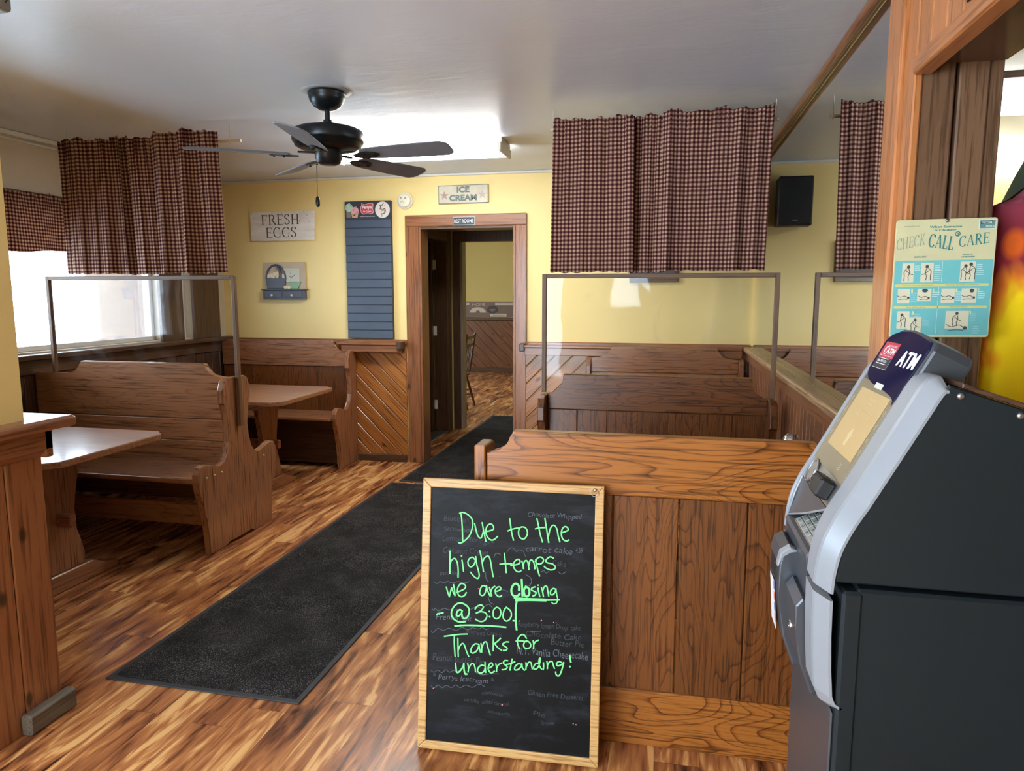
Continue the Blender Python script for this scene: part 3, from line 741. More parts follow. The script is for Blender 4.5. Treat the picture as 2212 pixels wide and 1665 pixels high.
# 1. double booth bench on the left
def left_double():
    y0 = 3.82; xl, xr = -3.97, -2.535
    t = T('booth_bench', 'double-sided brown oak booth bench by the bright window, clear divider on its back', 'bench', (-3.2, y0, 0), 'oak booth benches')
    MB().prism(panel_double(y0), 'x', xr - .04, xr, .006, seg=2).build('end_panel', brn['Z'], t)
    for py in (y0 - .33, y0 - .26, y0 - .19, y0 + .26):
        pg = MB(); pegs(pg, xr, (py,), .455, 1); pg.build('peg', P(206, 184, 150), t)
    b = MB(); top = scoop(xl, xr - .04, 1.075, .995, .22, .03)
    b.prism([(xl, .735)] + [(xr - .04, .735)] + top[::-1], 'y', y0 - .022, y0 + .022, .004)
    b.box(xl, xr - .04, y0 - .022, y0 + .022, .60, .732, .003).box(xl, xr - .04, y0 - .022, y0 + .022, .45, .597, .003)
    b.build('backrest', brn['X'], t)
    for sg in (-1, 1):
        a, c = sorted((y0 + sg * .024, y0 + sg * .40))
        MB().box(xl, xr - .041, a, c, .432, .462, .008, seg=2).build('seat', brn['X'], t)
        a, c = sorted((y0 + sg * .22, y0 + sg * .245))
        MB().box(xl, xr - .041, a, c, .14, .27, .004).build('stretcher', brn['X'], t)
    return t
left_double()
# 2. bench against the back wall, left
def wall_left_bench():
    yb = 5.772; xl, xr = -3.95, -2.69
    t = T('booth_bench', 'brown oak booth bench against the yellow back wall under the egg signs', 'bench', (-3.3, 5.6, 0), 'oak booth benches')
    MB().prism(panel_single(5.868, -1), 'x', xr - .04, xr, .006, seg=2).build('end_panel', brn['Z'], t)
    top = scoop(xl, xr - .04, 1.085, .99, None, .02, .11)
    MB().prism([(xl, .86), (xr - .04, .86)] + top[::-1], 'y', yb - .012, yb + .02, .004).build('backrest', brn['X'], t)
    m = MB(); planks(m, xl, xr - .041, .31, yb, yb + .016, .45, .858, gap=.002); m.build('back_panel', oakp['Z'], t)
    MB().box(xl, xr - .041, 5.40, yb - .001, .432, .462, .008, seg=2).build('seat', brn['X'], t)
    MB().box(xl, xr - .041, 5.62, 5.64, .02, .42, .003).build('kick_board', dark['X'], t)
wall_left_bench()
# 3. front right bench, its planked back to the camera
BX0, BX1 = -.612, .585
def front_bench():
    t = T('booth_bench', 'amber oak booth bench nearest the camera, planked back behind the leaning chalkboard', 'bench', (0, 2.45, 0), 'oak booth benches')
    yb = 2.262
    for x in (BX0, BX1 - .04):
        MB().prism(panel_single(yb - .03, 1), 'x', x, x + .04, .006, seg=2).build('end_panel', oak['Z'], t)
    top = scoop(BX0 + .04, BX1 - .04, 1.052, .975, .012, .012, .075)
    MB().prism([(BX0 + .04, .855), (BX1 - .04, .855)] + top[::-1], 'y', yb - .022, yb + .022, .005, seg=2).build('backrest', oak['X'], t)
    m = MB(); planks(m, BX0 + .041, BX1 - .041, .2095, yb - .008, yb + .01, .19, .853, gap=.003); m.build('back_panel', oakp['Z'], t)
    MB().box(BX0 + .041, BX1 - .041, yb - .02, yb + .02, .0, .195, .004).build('base_rail', oak['X'], t)
    MB().box(BX0 + .041, BX1 - .041, yb + .023, yb + .40, .432, .462, .008, seg=2).build('seat', oak['X'], t)
front_bench()
# 4. middle right double bench with the divider on its back
def middle_bench():
    y0 = 4.0; x0, x1 = -.692, .585
    t = T('booth_bench', 'dark oak double booth bench in the middle right, clear divider standing on its back', 'bench', (0, y0, 0), 'oak booth benches')
    for x in (x0, x1 - .04):
        MB().prism([(y, z * .93 if z > .6 else z) for y, z in panel_double(y0)], 'x', x, x + .04, .006, seg=2).build('end_panel', oakp['Z'], t)
    for sg in (-1, 1):
        top = scoop(x0 + .04, x1 - .04, 1.045, .935, .02, .015, .07)
        a, c = sorted((y0 + sg * .004, y0 + sg * .03))
        MB().prism([(x0 + .04, .845), (x1 - .04, .845)] + top[::-1], 'y', a, c, .004).build('backrest', oakp['X'], t)
        a, c = sorted((y0 + sg * .004, y0 + sg * .018))
        m = MB(); planks(m, x0 + .041, x1 - .041, .17, a, c, .45, .843, gap=.003); m.build('back_panel', oakp['Z'], t)
        a, c = sorted((y0 + sg * .032, y0 + sg * .40))
        MB().box(x0 + .041, x1 - .041, a, c, .432, .462, .008, seg=2).build('seat', oakp['X'], t)
middle_bench()
# 5. bench on the back wall, right
def wall_right_bench():
    yb = 5.76; x0, x1 = -.625, .60
    t = T('booth_bench', 'brown oak booth bench against the back wall on the right, beside the mirror rail', 'bench', (0, 5.6, 0), 'oak booth benches')
    for x in (x0, x1 - .04):
        MB().prism([(y, z * .985 if z > .6 else z) for y, z in panel_single(5.868, -1)], 'x', x, x + .04, .006, seg=2).build('end_panel', brn['Z'], t)
    top = scoop(x0 + .04, x1 - .04, 1.075, .985, .02, .02, .14)
    MB().prism([(x0 + .04, .87), (x1 - .04, .87)] + top[::-1], 'y', yb - .015, yb + .015, .004).build('backrest', brn['X'], t)
    MB().box(x0 + .041, x1 - .041, yb - .008, yb + .01, .45, .868, .003).build('back_panel', brn['X'], t)
    MB().box(x0 + .041, x1 - .041, 5.40, yb - .016, .432, .462, .008, seg=2).build('seat', brn['X'], t)
wall_right_bench()

# ---------------------------------------------------------------- trestle tables
def table(label, x0, x1, y0, y1, legs, zt=.755, cut=.07, w=brn):
    t = T('trestle_table', label, 'table', ((x0 + x1) / 2, (y0 + y1) / 2, 0), 'oak trestle tables')
    w2 = tabw if w is brn else w
    MB().prism([(x0, y0), (x1 - cut, y0), (x1, y0 + cut), (x1, y1 - cut), (x1 - cut, y1), (x0, y1)], 'z', zt - .032, zt, .005, seg=2).build('tabletop', w2['X'], t)
    c = (y0 + y1) / 2 - .02 if len(legs) else 0
    prof = [(.145, .655), (.135, .58), (.105, .50), (.088, .40), (.10, .34), (.092, .29), (.12, .22), (.14, .15), (.13, .095)]
    for x in legs:
        p = [(c + d, z) for d, z in prof] + [(c - d, z) for d, z in prof[::-1]]
        l = MB().prism(p, 'x', x - .02, x + .02, .004).build('leg', w['Z'], t)
        f = [(c + .34, 0), (c + .34, .035), (c + .24, .055), (c + .17, .095), (c - .17, .095), (c - .24, .055), (c - .34, .035), (c - .34, 0)]
        MB().prism(f, 'x', x - .035, x + .035, .005).build('foot', w['Y'], l)
        g = [(c + .30, zt - .033), (c + .30, .70), (c + .2, .656), (c - .2, .656), (c - .30, .70), (c - .30, zt - .033)]
        MB().prism(g, 'x', x - .03, x + .03, .004).build('bearer', w['Y'], l)
    a, b = min(legs), max(legs)
    MB().box(a - .10, b + .10, c - .02, c + .02, .335, .40, .005).build('stretcher', w['X'], t)
    MB().box(a - .035, a - .022, c - .028, c + .028, .35, .372, .003).build('peg', w['Y'], t); MB().box(b + .022, b + .036, c - .03, c + .03, .35, .372, .003).build('peg', w['Y'], t)
    return t
table('oak trestle table catching window glare beside the near left wall cap', -3.93, -2.62, 2.53, 3.32, (-3.62, -2.98), .755)
table('oak trestle table between the left double bench and the back wall bench', -3.93, -2.58, 4.36, 5.24, (-3.6, -2.93), .755)
table('oak trestle table behind the front right bench, holding the sugar shaker', -.50, .595, 2.78, 3.46, (-.2, .35), .752, .05, oakp)

# ---------------------------------------------------------------- clear dividers
def divider(label, x0, x1, y, z0, z1, zfoot_r, outer):
    t = T('acrylic_divider', label, 'divider', ((x0 + x1) / 2, y, z0), 'clear dividers on bench backs')
    MB().box(x0, x0 + .024, y - .014, y + .014, z0, z1, .002).build('post', divw['Z'], t)
    yy = y if not outer else y
    MB().box(x1 - .024, x1, yy - .014, yy + .014, zfoot_r, z1, .002).build('post', divw['Z'], t)
    MB().box(x0 + .024, x1 - .024, y - .014, y + .014, z1 - .024, z1, .002).build('top_rail', divw['X'], t)
    MB().box(x0 + .024, x1 - .024, y - .003, y + .003, 1.077 if outer else .94, z1 - .024).build('acrylic_sheet', ACRYL, t)
divider('dark-framed clear divider on the left double bench in front of the bright window', -3.84, -2.508, 3.82, .998, 1.605, .70, True)
divider('dark-framed clear divider on the middle right bench below the gingham curtains', -.688, .582, 4.0, .937, 1.607, .937, False)

# ---------------------------------------------------------------- curtains
def curtain(label, x0, x1, y, z0, ztop, seed, folds, amp, flare0=0.0, flare1=0.0, lift=0.0, rod=.045, group='gingham curtain panels', name='curtain', axis='X', dens=.006, yb=0.0):
    """a gathered panel on a rod: folds is a list of (centre 0..1, width, depth); fullness goes into the weave"""
    rnd = random.Random(seed); nx = max(20, int((x1 - x0) / dens)); nz = 26
    ph = [rnd.uniform(0, 6.28) for _ in range(8)]
    def yo(t, k):   # depth offset at fraction t across, k 0 at the top .. 1 at the bottom
        a = 0
        for c, w, d in folds:
            c2 = c + (c - .5) * 0.02 * k
            q = (t - c2) / w
            a += 1.5 * d * math.exp(-q * q) * (0.6 + .4 * k)
        a += 1.35 * amp * (0.35 * math.sin(t * 34 + ph[0] + .6 * k) + .3 * math.sin(t * 61 + ph[1]) * (1 - .6 * k) + .5 * math.sin(t * 13 + ph[2] + k))
        g = math.exp(-((k - .0) / .12) ** 2)
        a += g * .008 * (math.sin(t * 150 + ph[3]) + .7 * math.sin(t * 233 + ph[4]))
        return a
    vs = []; uv = []; zs = [0, .012, .02, .03, .042, .055, .075] + [.1 + .9 * i / (nz - 8) for i in range(nz - 7)]
    H = ztop - z0
    ruff = [max(0.0, .25 + .4 * math.sin(i * .33 + ph[5]) + .4 * math.sin(i * .14 + ph[6]) + .2 * math.sin(i * .8 + ph[7])) for i in range(nx + 1)]
    arcs = [0.0]
    for i in range(1, nx + 1): arcs.append(arcs[-1] + math.hypot((x1 - x0) / nx, yo(i / nx, .5) - yo((i - 1) / nx, .5)))
    for kz in zs:
        for i in range(nx + 1):
            t = i / nx
            x = x0 + (x1 - x0) * t + (flare0 * (1 - t) + flare1 * t) * kz
            d = yo(t, kz)
            z = ztop - H * kz
            if kz < .035: z += ruff[i] * .020 * (1 - kz / .035)
            z += lift * math.sin(t * 9 + ph[2]) * kz + .003 * math.sin(t * 40 + ph[4]) * kz
            yy = y - d + yb * kz
            p = (x, yy, z) if axis == 'X' else (y - d + 0, x, z)
            vs.append(p); uv.append((arcs[i], z))
    n = nx + 1
    fs = [(r * n + i, r * n + i + 1, (r + 1) * n + i + 1, (r + 1) * n + i) for r in range(len(zs) - 1) for i in range(nx)]
    m = MB(); m.add(vs, fs, True)
    o = m.thing(name, GING, label, name, loc=((x0 + x1) / 2, y, z0) if axis == 'X' else (y, (x0 + x1) / 2, z0), group=group, uv=uv)
    md = o.modifiers.new('thickness', 'SOLIDIFY'); md.thickness = 0.0015
    return o
CR = 3.97
curtain('gingham curtain panel on the left half of the right-hand rod', -.628, -.19, CR, 1.615, 2.425, 3, [(.96, .06, .035), (.5, .3, .01)], .010, -.012, .012, .003)
curtain('narrow folded gingham curtain panel in the middle of the right-hand rod', -.215, -.02, CR + .035, 1.612, 2.43, 8, [(.1, .09, -.02), (.8, .12, .03), (.45, .1, .012)], .012, .0, .0)
curtain('gingham curtain panel on the right half of the right-hand rod, beside the mirror', -.045, .512, CR, 1.62, 2.44, 11, [(.07, .05, .03), (.72, .05, .022), (.88, .05, .012)], .008, 0, -.015, .002)
CL = 3.80
curtain('backlit gingham curtain panel at the window end of the left rod', -3.66, -3.24, CL, 1.618, 2.415, 21, [(.9, .1, -.02), (.4, .2, .02)], .012, 0, .0)
curtain('dark backlit gingham curtain panel in the middle of the left rod', -3.29, -2.95, CL + .035, 1.615, 2.42, 24, [(.1, .12, -.03), (.85, .1, .02)], .012, .02, .02)
curtain('gingham curtain panel at the aisle end of the left rod, near the fan', -2.985, -2.565, CL, 1.62, 2.43, 29, [(.06, .05, .02), (.45, .07, .04), (.8, .1, .012), (.65, .05, -.015)], .010, .015, .03, .003)
def rod(label, x0, x1, y, z, hooks):
    t = T('curtain_rod', label, 'curtain rod', ((x0 + x1) / 2, y, z), 'curtain rods')
    MB().tube([(x0, y, z), (x1, y, z)], .009, 10).build('rod', BRASS, t)
    for x in hooks:
        MB().tube([(x, y, CZ), (x, y, z + .02), (x, y - .014, z), (x, y, z - .014), (x, y + .013, z)], .0025, 6).build('hook', P(200, 196, 184), t)
rod('cream rod under the ceiling holding the right-hand gingham curtains', -.655, .545, CR + .075, 2.398, (-.64, .53))
rod('cream rod under the ceiling holding the left gingham curtains by the window', -3.72, -2.47, CL + .09, 2.39, (-3.69, -2.54))
curtain('short dark gingham valance above the left window', 2.5, 4.98, -3.918, 1.77, 2.12, 41, [(.3, .05, .02), (.62, .04, .03), (.5, .05, -.02)], .012, 0, 0, .018, group='valance over the left window', name='valance', axis='Y', dens=.012)
t = T('curtain_rod', 'slim rod holding the short valance over the left window', 'curtain rod', (-3.94, 3.75, 2.10))
MB().tube([(-3.957, 2.45, 2.098), (-3.957, 5.015, 2.098)], .006, 8).build('rod', BRASS, t)
MB().tube([(-3.957, 2.452, 2.098), (-3.972, 2.452, 2.098)], .005, 6).build('bracket', BRASS, t)
MB().tube([(-3.957, 5.013, 2.098), (-3.972, 5.013, 2.098)], .005, 6).build('bracket', BRASS, t)

# ---------------------------------------------------------------- mirror and pole
t = T('wall_mirror', 'large frameless mirror on the right wall above the wooden rail', 'mirror', (XM, 4.0, 1.084))
MB().box(XM - .001, XM + .0035, 2.2, YB - .04, 1.084, 2.44).build('mirror_glass', MIRROR, t)
MB().tube([(XM - .022, 2.2, 2.462), (XM - .022, YB - .03, 2.462)], .0195, 12).thing('wooden_pole', trim['Y'], 'round varnished wooden pole along the ceiling above the mirror', 'pole', (XM - .022, 4.0, 2.462))

# ---------------------------------------------------------------- ceiling fan
def fan():
    cx, cy = -1.69, 3.43
    t = T('ceiling_fan', 'dark five-blade ceiling fan hanging from the ceiling by a short rod', 'ceiling fan', (cx, cy, 2.13))
    c = (cx, cy, 0)
    MB().lathe([(.078, 2.4995), (.092, 2.494), (.094, 2.484), (.090, 2.480), (.091, 2.474), (.084, 2.452), (.066, 2.428), (.040, 2.412), (.018, 2.408)], c, 36).build('canopy', FANM, t)
    MB().tube([(cx, cy, 2.415), (cx, cy, 2.335)], .013, 14).lathe([(.020, 2.362), (.021, 2.358), (.021, 2.338), (.018, 2.334)], c, 20).build('downrod', FANM, t)
    MB().lathe([(.03, 2.345), (.058, 2.341), (.066, 2.332), (.068, 2.325), (.150, 2.318), (.172, 2.308), (.178, 2.292), (.178, 2.262), (.174, 2.252), (.165, 2.248), (.165, 2.236), (.140, 2.222), (.07, 2.212)], c, 48).build('motor_housing', FANM, t)
    MB().lathe([(.07, 2.213), (.066, 2.205), (.067, 2.172), (.062, 2.168), (.060, 2.155), (.040, 2.144), (.012, 2.142)], c, 36).build('switch_housing', FANM, t)
    first = None
    for k in range(5):
        a = -78 + 72 * k
        M = Matrix.Translation((cx, cy, 2.188)) @ Matrix.Rotation(R(a), 4, 'Z') @ Matrix.Rotation(R(-15), 4, 'X')
        pts = [(.20, -.050), (.26, -.056), (.44, -.066), (.635, -.071), (.664, -.052), (.672, -.03), (.672, .03), (.664, .052), (.635, .071), (.44, .066), (.26, .056), (.20, .050), (.185, .02), (.185, -.02)]
        b = MB().prism(pts, 'z', -.003, .003, .002, M=M).build('blade', BLADE, t)
        Mi = Matrix.Translation((cx, cy, 2.178)) @ Matrix.Rotation(R(a), 4, 'Z')
        Mt = Mi @ Matrix.Rotation(R(-15), 4, 'X')
        i = MB()
        i.prism([(.05, -.012), (.12, -.010), (.15, -.009), (.15, .009), (.12, .010), (.05, .012)], 'z', -.002, .006, .002, M=Mi @ Matrix.Translation((0, 0, .02)))
        i.prism([(.145, -.010), (.185, -.030), (.225, -.034), (.265, -.022), (.285, -.006), (.285, .006), (.265, .022), (.225, .034), (.185, .030), (.145, .010)], 'z', -.004, .003, .002, M=Mt @ Matrix.Translation((0, 0, .002)))
        for q in ((.215, .02), (.215, -.02), (.262, 0)): i.lathe([(.006, -.008), (.006, -.004), (.002, -.003)], (0, 0, 0), 8, Mt @ Matrix.Translation((q[0], q[1], 0)))
        i.build('blade_iron', FANM, b)
    px, py = cx - .058, cy - .02
    ch = MB().tube([(px, py, 2.16), (px, py, 1.985)], .0016, 6).build('pull_chain', P(70, 66, 60), t)
    MB().lathe([(.003, 1.988), (.009, 1.982), (.011, 1.965), (.011, 1.945), (.008, 1.937), (.003, 1.935)], (px, py, 0), 14).build('pull_knob', FANM, ch)
    # scuffed metal plate under the canopy edge
    MB().lathe([(.02, 2.4998), (.125, 2.4996), (.125, 2.4985), (.09, 2.4985)], c, 30).build('ceiling_plate', P(170, 172, 172), t)
fan()

# ---------------------------------------------------------------- fluorescent fixtures
def tube_light(label, cx, cy, length, w, alongx=True, group='fluorescent fixtures', lens=None):
    t = T('fluorescent_light', label, 'light fixture', (cx, cy, CZ - .09), group)
    def bx(mb, a0, a1, b0, b1, z0, z1, b=0.0):
        if alongx: mb.box(cx + a0, cx + a1, cy + b0, cy + b1, z0, z1, b)
        else: mb.box(cx + b0, cx + b1, cy + a0, cy + a1, z0, z1, b)
        return mb
    h = length / 2
    bx(MB(), -h, h, -w / 2 + .02, w / 2 - .02, CZ - .035, CZ - .0005, .003).build('housing', WHITE, t)
    m = MB()
    pr = [(-w / 2, CZ - .035), (-w / 2 + .005, CZ - .07), (-w / 2 + .045, CZ - .088), (w / 2 - .045, CZ - .088), (w / 2 - .005, CZ - .07), (w / 2, CZ - .035)]
    if alongx: m.prism([(cy + a, z) for a, z in pr], 'x', cx - h + .02, cx + h - .02)
    else: m.prism([(cx + a, z) for a, z in pr], 'y', cy - h + .02, cy + h - .02)
    m.build('lens', lens or LENS, t)
    for sg in (-1, 1):
        a, b = sorted((sg * h, sg * (h - .02)))
        bx(MB(), a, b, -w / 2 - .004, w / 2 + .004, CZ - .092, CZ - .034, .004).build('end_cap', IVORY, t)
    return t
tube_light('lit fluorescent wrap light on the ceiling behind the fan', -1.685, 4.74, 1.24, .30)
tube_light('lit fluorescent light in the kitchen, nearer of the two', 1.85, 4.2, 1.24, .26, lens=LENS2)
tube_light('lit fluorescent light in the kitchen, farther of the two', 2.35, 5.9, 1.24, .26, lens=LENS2)
tube_light('added fluorescent fill light on the ceiling behind the camera', -1.6, -1.0, 1.24, .30, lens=LENS2)  # unseen fixture, added to brighten the near part of the room

tube_light('added fluorescent fill light on the far dining room ceiling', -3.4, 10.2, 1.24, .30, lens=LENS2)  # out-of-view lamp put in to light the far room
t = T('ceiling_sensor', 'small grey boxy sensor under the ceiling in the top left corner', 'sensor', (-2.24, 2.12, 2.45))
MB().box(-2.31, -2.205, 2.09, 2.15, 2.445, 2.4995, .015, seg=3).build('body', P(150, 152, 156), t)
MB().tube([(-2.206, 2.12, 2.47), (-2.19, 2.125, 2.49), (-2.17, 2.14, 2.4985), (-2.1, 2.18, 2.4985)], .002, 6).build('wire', P(60, 60, 62), t)

# ---------------------------------------------------------------- signs on the back wall
FB = lambda y: Fr((0, y, 0), (1, 0, 0), (0, 0, 1))
def rotated(cu, cv, deg, y):
    a = R(deg); U = Vector((math.cos(a), 0, math.sin(a))); V = Vector((-math.sin(a), 0, math.cos(a)))
    return Fr((cu, y, cv), U, V)
def board(mb, fr, w, h, d, b=.003, jag=None):
    pts = jag or [(-w / 2, -h / 2), (w / 2, -h / 2), (w / 2, h / 2), (-w / 2, h / 2)]
    M = Matrix((( fr.U.x, fr.V.x, fr.N.x, fr.O.x), (fr.U.y, fr.V.y, fr.N.y, fr.O.y), (fr.U.z, fr.V.z, fr.N.z, fr.O.z), (0, 0, 0, 1)))
    mb.prism(pts, 'z', -d, 0, b, M=M)
def fresh_eggs():
    t = T('wooden_sign', 'distressed white wooden sign lettered FRESH EGGS', 'sign', (-3.37, YB, 1.97))
    fr = rotated(-3.37, 2.095, 0.3, YB - .026); rnd = random.Random(5)
    w, h = .618, .252; jag = []
    for (a, b), n in (((( -1, -1), (1, -1)), 22), (((1, -1), (1, 1)), 9), (((1, 1), (-1, 1)), 22), (((-1, 1), (-1, -1)), 9)):
        for i in range(n):
            q = i / n; jag.append(((a[0] + (b[0] - a[0]) * q) * w / 2 + rnd.uniform(-.0025, .0025), (a[1] + (b[1] - a[1]) * q) * h / 2 + rnd.uniform(-.0025, .0025)))
    m = MB(); board(m, fr, w, h, .024, .002, jag); m.build('board', DISTR, t)
    m = MB(); serif(m, fr, 'FRESH', -.205, .170, .012, .100, sp=.05); serif(m, fr, 'EGGS', -.165, .140, -.100, -.012, sp=.05)
    m.build('lettering', P(62, 64, 62), t)
fresh_eggs()
def ice_cream():
    t = T('wooden_sign', 'small aged cream sign lettered ICE CREAM with two stars above the doorway', 'sign', (-1.695, YB, 2.25))
    fr = rotated(-1.693, 2.325, .4, YB - .018)
    m = MB(); board(m, fr, .435, .152, .017, .002); m.build('board', OLDCR, t)
    m = MB()
    for a, b, c, d in ((-.2175, .2175, -.076, -.070), (-.2175, .2175, .070, .076), (-.2175, -.212, -.07, .07), (.212, .2175, -.07, .07)): quad(m, fr, a, b, c, d, .0008)
    m.build('painted_edge', P(112, 118, 116), t)
    m = MB(); text(m, fr, 'ICE', -.055, .055, .012, .064, .0012, bold=.045); text(m, fr, 'CREAM', -.122, .118, -.055, -.004, .0012, bold=.045)
    m.build('lettering', P(98, 114, 116), t)
    for cx, col in ((-.165, (168, 140, 130)), (.165, (186, 172, 170))):
        m = MB(); pts = []
        for i in range(10):
            r_ = .040 if i % 2 == 0 else .015; a = R(90 + 36 * i); pts.append((cx + r_ * math.cos(a), -.008 + r_ * math.sin(a)))
        for i in range(10): poly(m, fr, [(cx, -.008), pts[i], pts[(i + 1) % 10]], .0012)
        m.build('star', P(*col), t)
ice_cream()
def rest_rooms():
    t = T('door_sign', 'small slate sign reading REST ROOMS on the door frame head', 'sign', (-1.687, YB - .024, 2.06))
    fr = FB(YB - .030)
    MB().box(-1.782, -1.592, YB - .029, YB - .0245, 2.068, 2.138, .002).build('plate', SLATED, t)
    m = MB()
    for a, b, c, d in ((-1.782, -1.592, 2.068, 2.072), (-1.782, -1.592, 2.134, 2.138), (-1.782, -1.778, 2.072, 2.134), (-1.596, -1.592, 2.072, 2.134)): quad(m, fr, a, b, c, d, 0)
    m.build('border', P(206, 214, 214), t)
    m = MB(); text(m, fr, 'REST ROOMS', -1.770, -1.604, 2.088, 2.118, .0006, bold=.012); m.build('lettering', P(226, 236, 236), t)
rest_rooms()
def menu_board():
    t = T('menu_board', 'tall narrow slate menu board with an ice cream header left of the doorway', 'menu board', (-2.545, YB, 1.095))
    x0, x1, z0, z1 = -2.76, -2.335, 1.10, 2.29
    MB().box(x0, x1, YB - .0365, YB - .001, z0, z1, .002).build('board', SLATED, t)
    m = MB(); n = 14; zz0, zz1 = 1.105, 2.135; step = (zz1 - zz0) / n
    for i in range(n):
        z = zz0 + i * step
        m.prism([(YB - .037, z + .003), (YB - .0435, z + .004), (YB - .0395, z + step - .006), (YB - .037, z + step - .004)], 'x', x0 + .002, x1 - .002)
    m.build('letter_rail', SLATE, t)
    fr = FB(YB - .0375)
    h = MB()
    quad(h, fr, x0 + .003, x1 - .003, 2.143, 2.287, .0004)
    h.build('header', P(46, 52, 62), t)
    rnd = random.Random(3)
    g = MB()
    for cx, cz, mi in ((-2.718, 2.235, 0), (-2.662, 2.205, 1)):
        g.m = mi; disc(g, fr, cx, cz, .034, .036, .0010 + mi * .0004, 22)
        for k in range(10):
            a, b = rnd.uniform(0, 6.28), rnd.uniform(.006, .034)
            g.m = mi + (2 if k % 2 else 0); disc(g, fr, cx + b * math.cos(a), cz + b * math.sin(a), rnd.uniform(.006, .011), None, .0016 + mi * .0006 + k * .00004, 9)
    g.m = 4; poly(g, fr, [(-2.742, 2.15), (-2.700, 2.15), (-2.697, 2.198), (-2.745, 2.205)], .0008)
    g.m = 5; poly(g, fr, [(-2.690, 2.15), (-2.640, 2.15), (-2.634, 2.178), (-2.696, 2.178)], .0022)
    g.build('scoop_picture', [P(176, 206, 186), P(214, 164, 166), P(150, 186, 166), P(196, 134, 140), P(120, 108, 104), P(196, 156, 124)], t)
    lg = MB()
    out = smooth_path([(-2.604, 2.275), (-2.575, 2.262), (-2.54, 2.268), (-2.505, 2.272), (-2.492, 2.258), (-2.496, 2.225), (-2.492, 2.19), (-2.515, 2.178), (-2.545, 2.186), (-2.585, 2.176), (-2.608, 2.196), (-2.612, 2.232), (-2.600, 2.258), (-2.604, 2.275)], 4)
    ctr = (-2.552, 2.224)
    for mi, s_, hh in ((0, 1.0, .0010), (1, .90, .0014)):
        lg.m = mi; pp = [(ctr[0] + (a - ctr[0]) * s_, ctr[1] + (b - ctr[1]) * s_) for a, b in out]
        for i in range(len(pp) - 1): poly(lg, fr, [ctr, pp[i + 1], pp[i]][::-1] if False else [ctr, pp[i], pp[i + 1]], hh)
    lg.m = 2; text(lg, fr, "Perry's", -2.595, -2.508, 2.214, 2.252, .0020, bold=.03, shear=.05); text(lg, fr, 'Ice Cream', -2.586, -2.512, 2.194, 2.210, .0020, bold=.02, shear=.05)
    text(lg, fr, 'LIVE LIFE FULL OF FLAVOR', -2.618, -2.478, 2.155, 2.162, .0012, bold=.01)
    lg.build('logo', [P(222, 176, 186), P(196, 66, 78), P(240, 236, 232)], t)
    bw = MB(); cx, cz = -2.409, 2.212
    bw.m = 0; disc(bw, fr, cx, cz, .068, .070, .0010, 30)
    bw.m = 1; disc(bw, fr, cx, cz, .062, .064, .0014, 30)
    for k in range(16):
        a = k * 2.4 + rnd.uniform(-.3, .3); q = .012 + .034 * (k % 4) / 3; bw.m = 2 if k % 3 else 3
        x, z = cx + q * math.cos(a), cz + q * math.sin(a); d = rnd.uniform(0, 3.1)
        ribbon(bw, fr, [(x - .012 * math.cos(d), z - .012 * math.sin(d)), (x + .004, z + .005), (x + .012 * math.cos(d), z + .012 * math.sin(d))], rnd.uniform(.004, .008), .0018 + k * .00004)
    bw.build('bowl_picture', [P(206, 214, 222), P(226, 216, 206), P(84, 76, 78), P(186, 170, 158)], t)
menu_board()
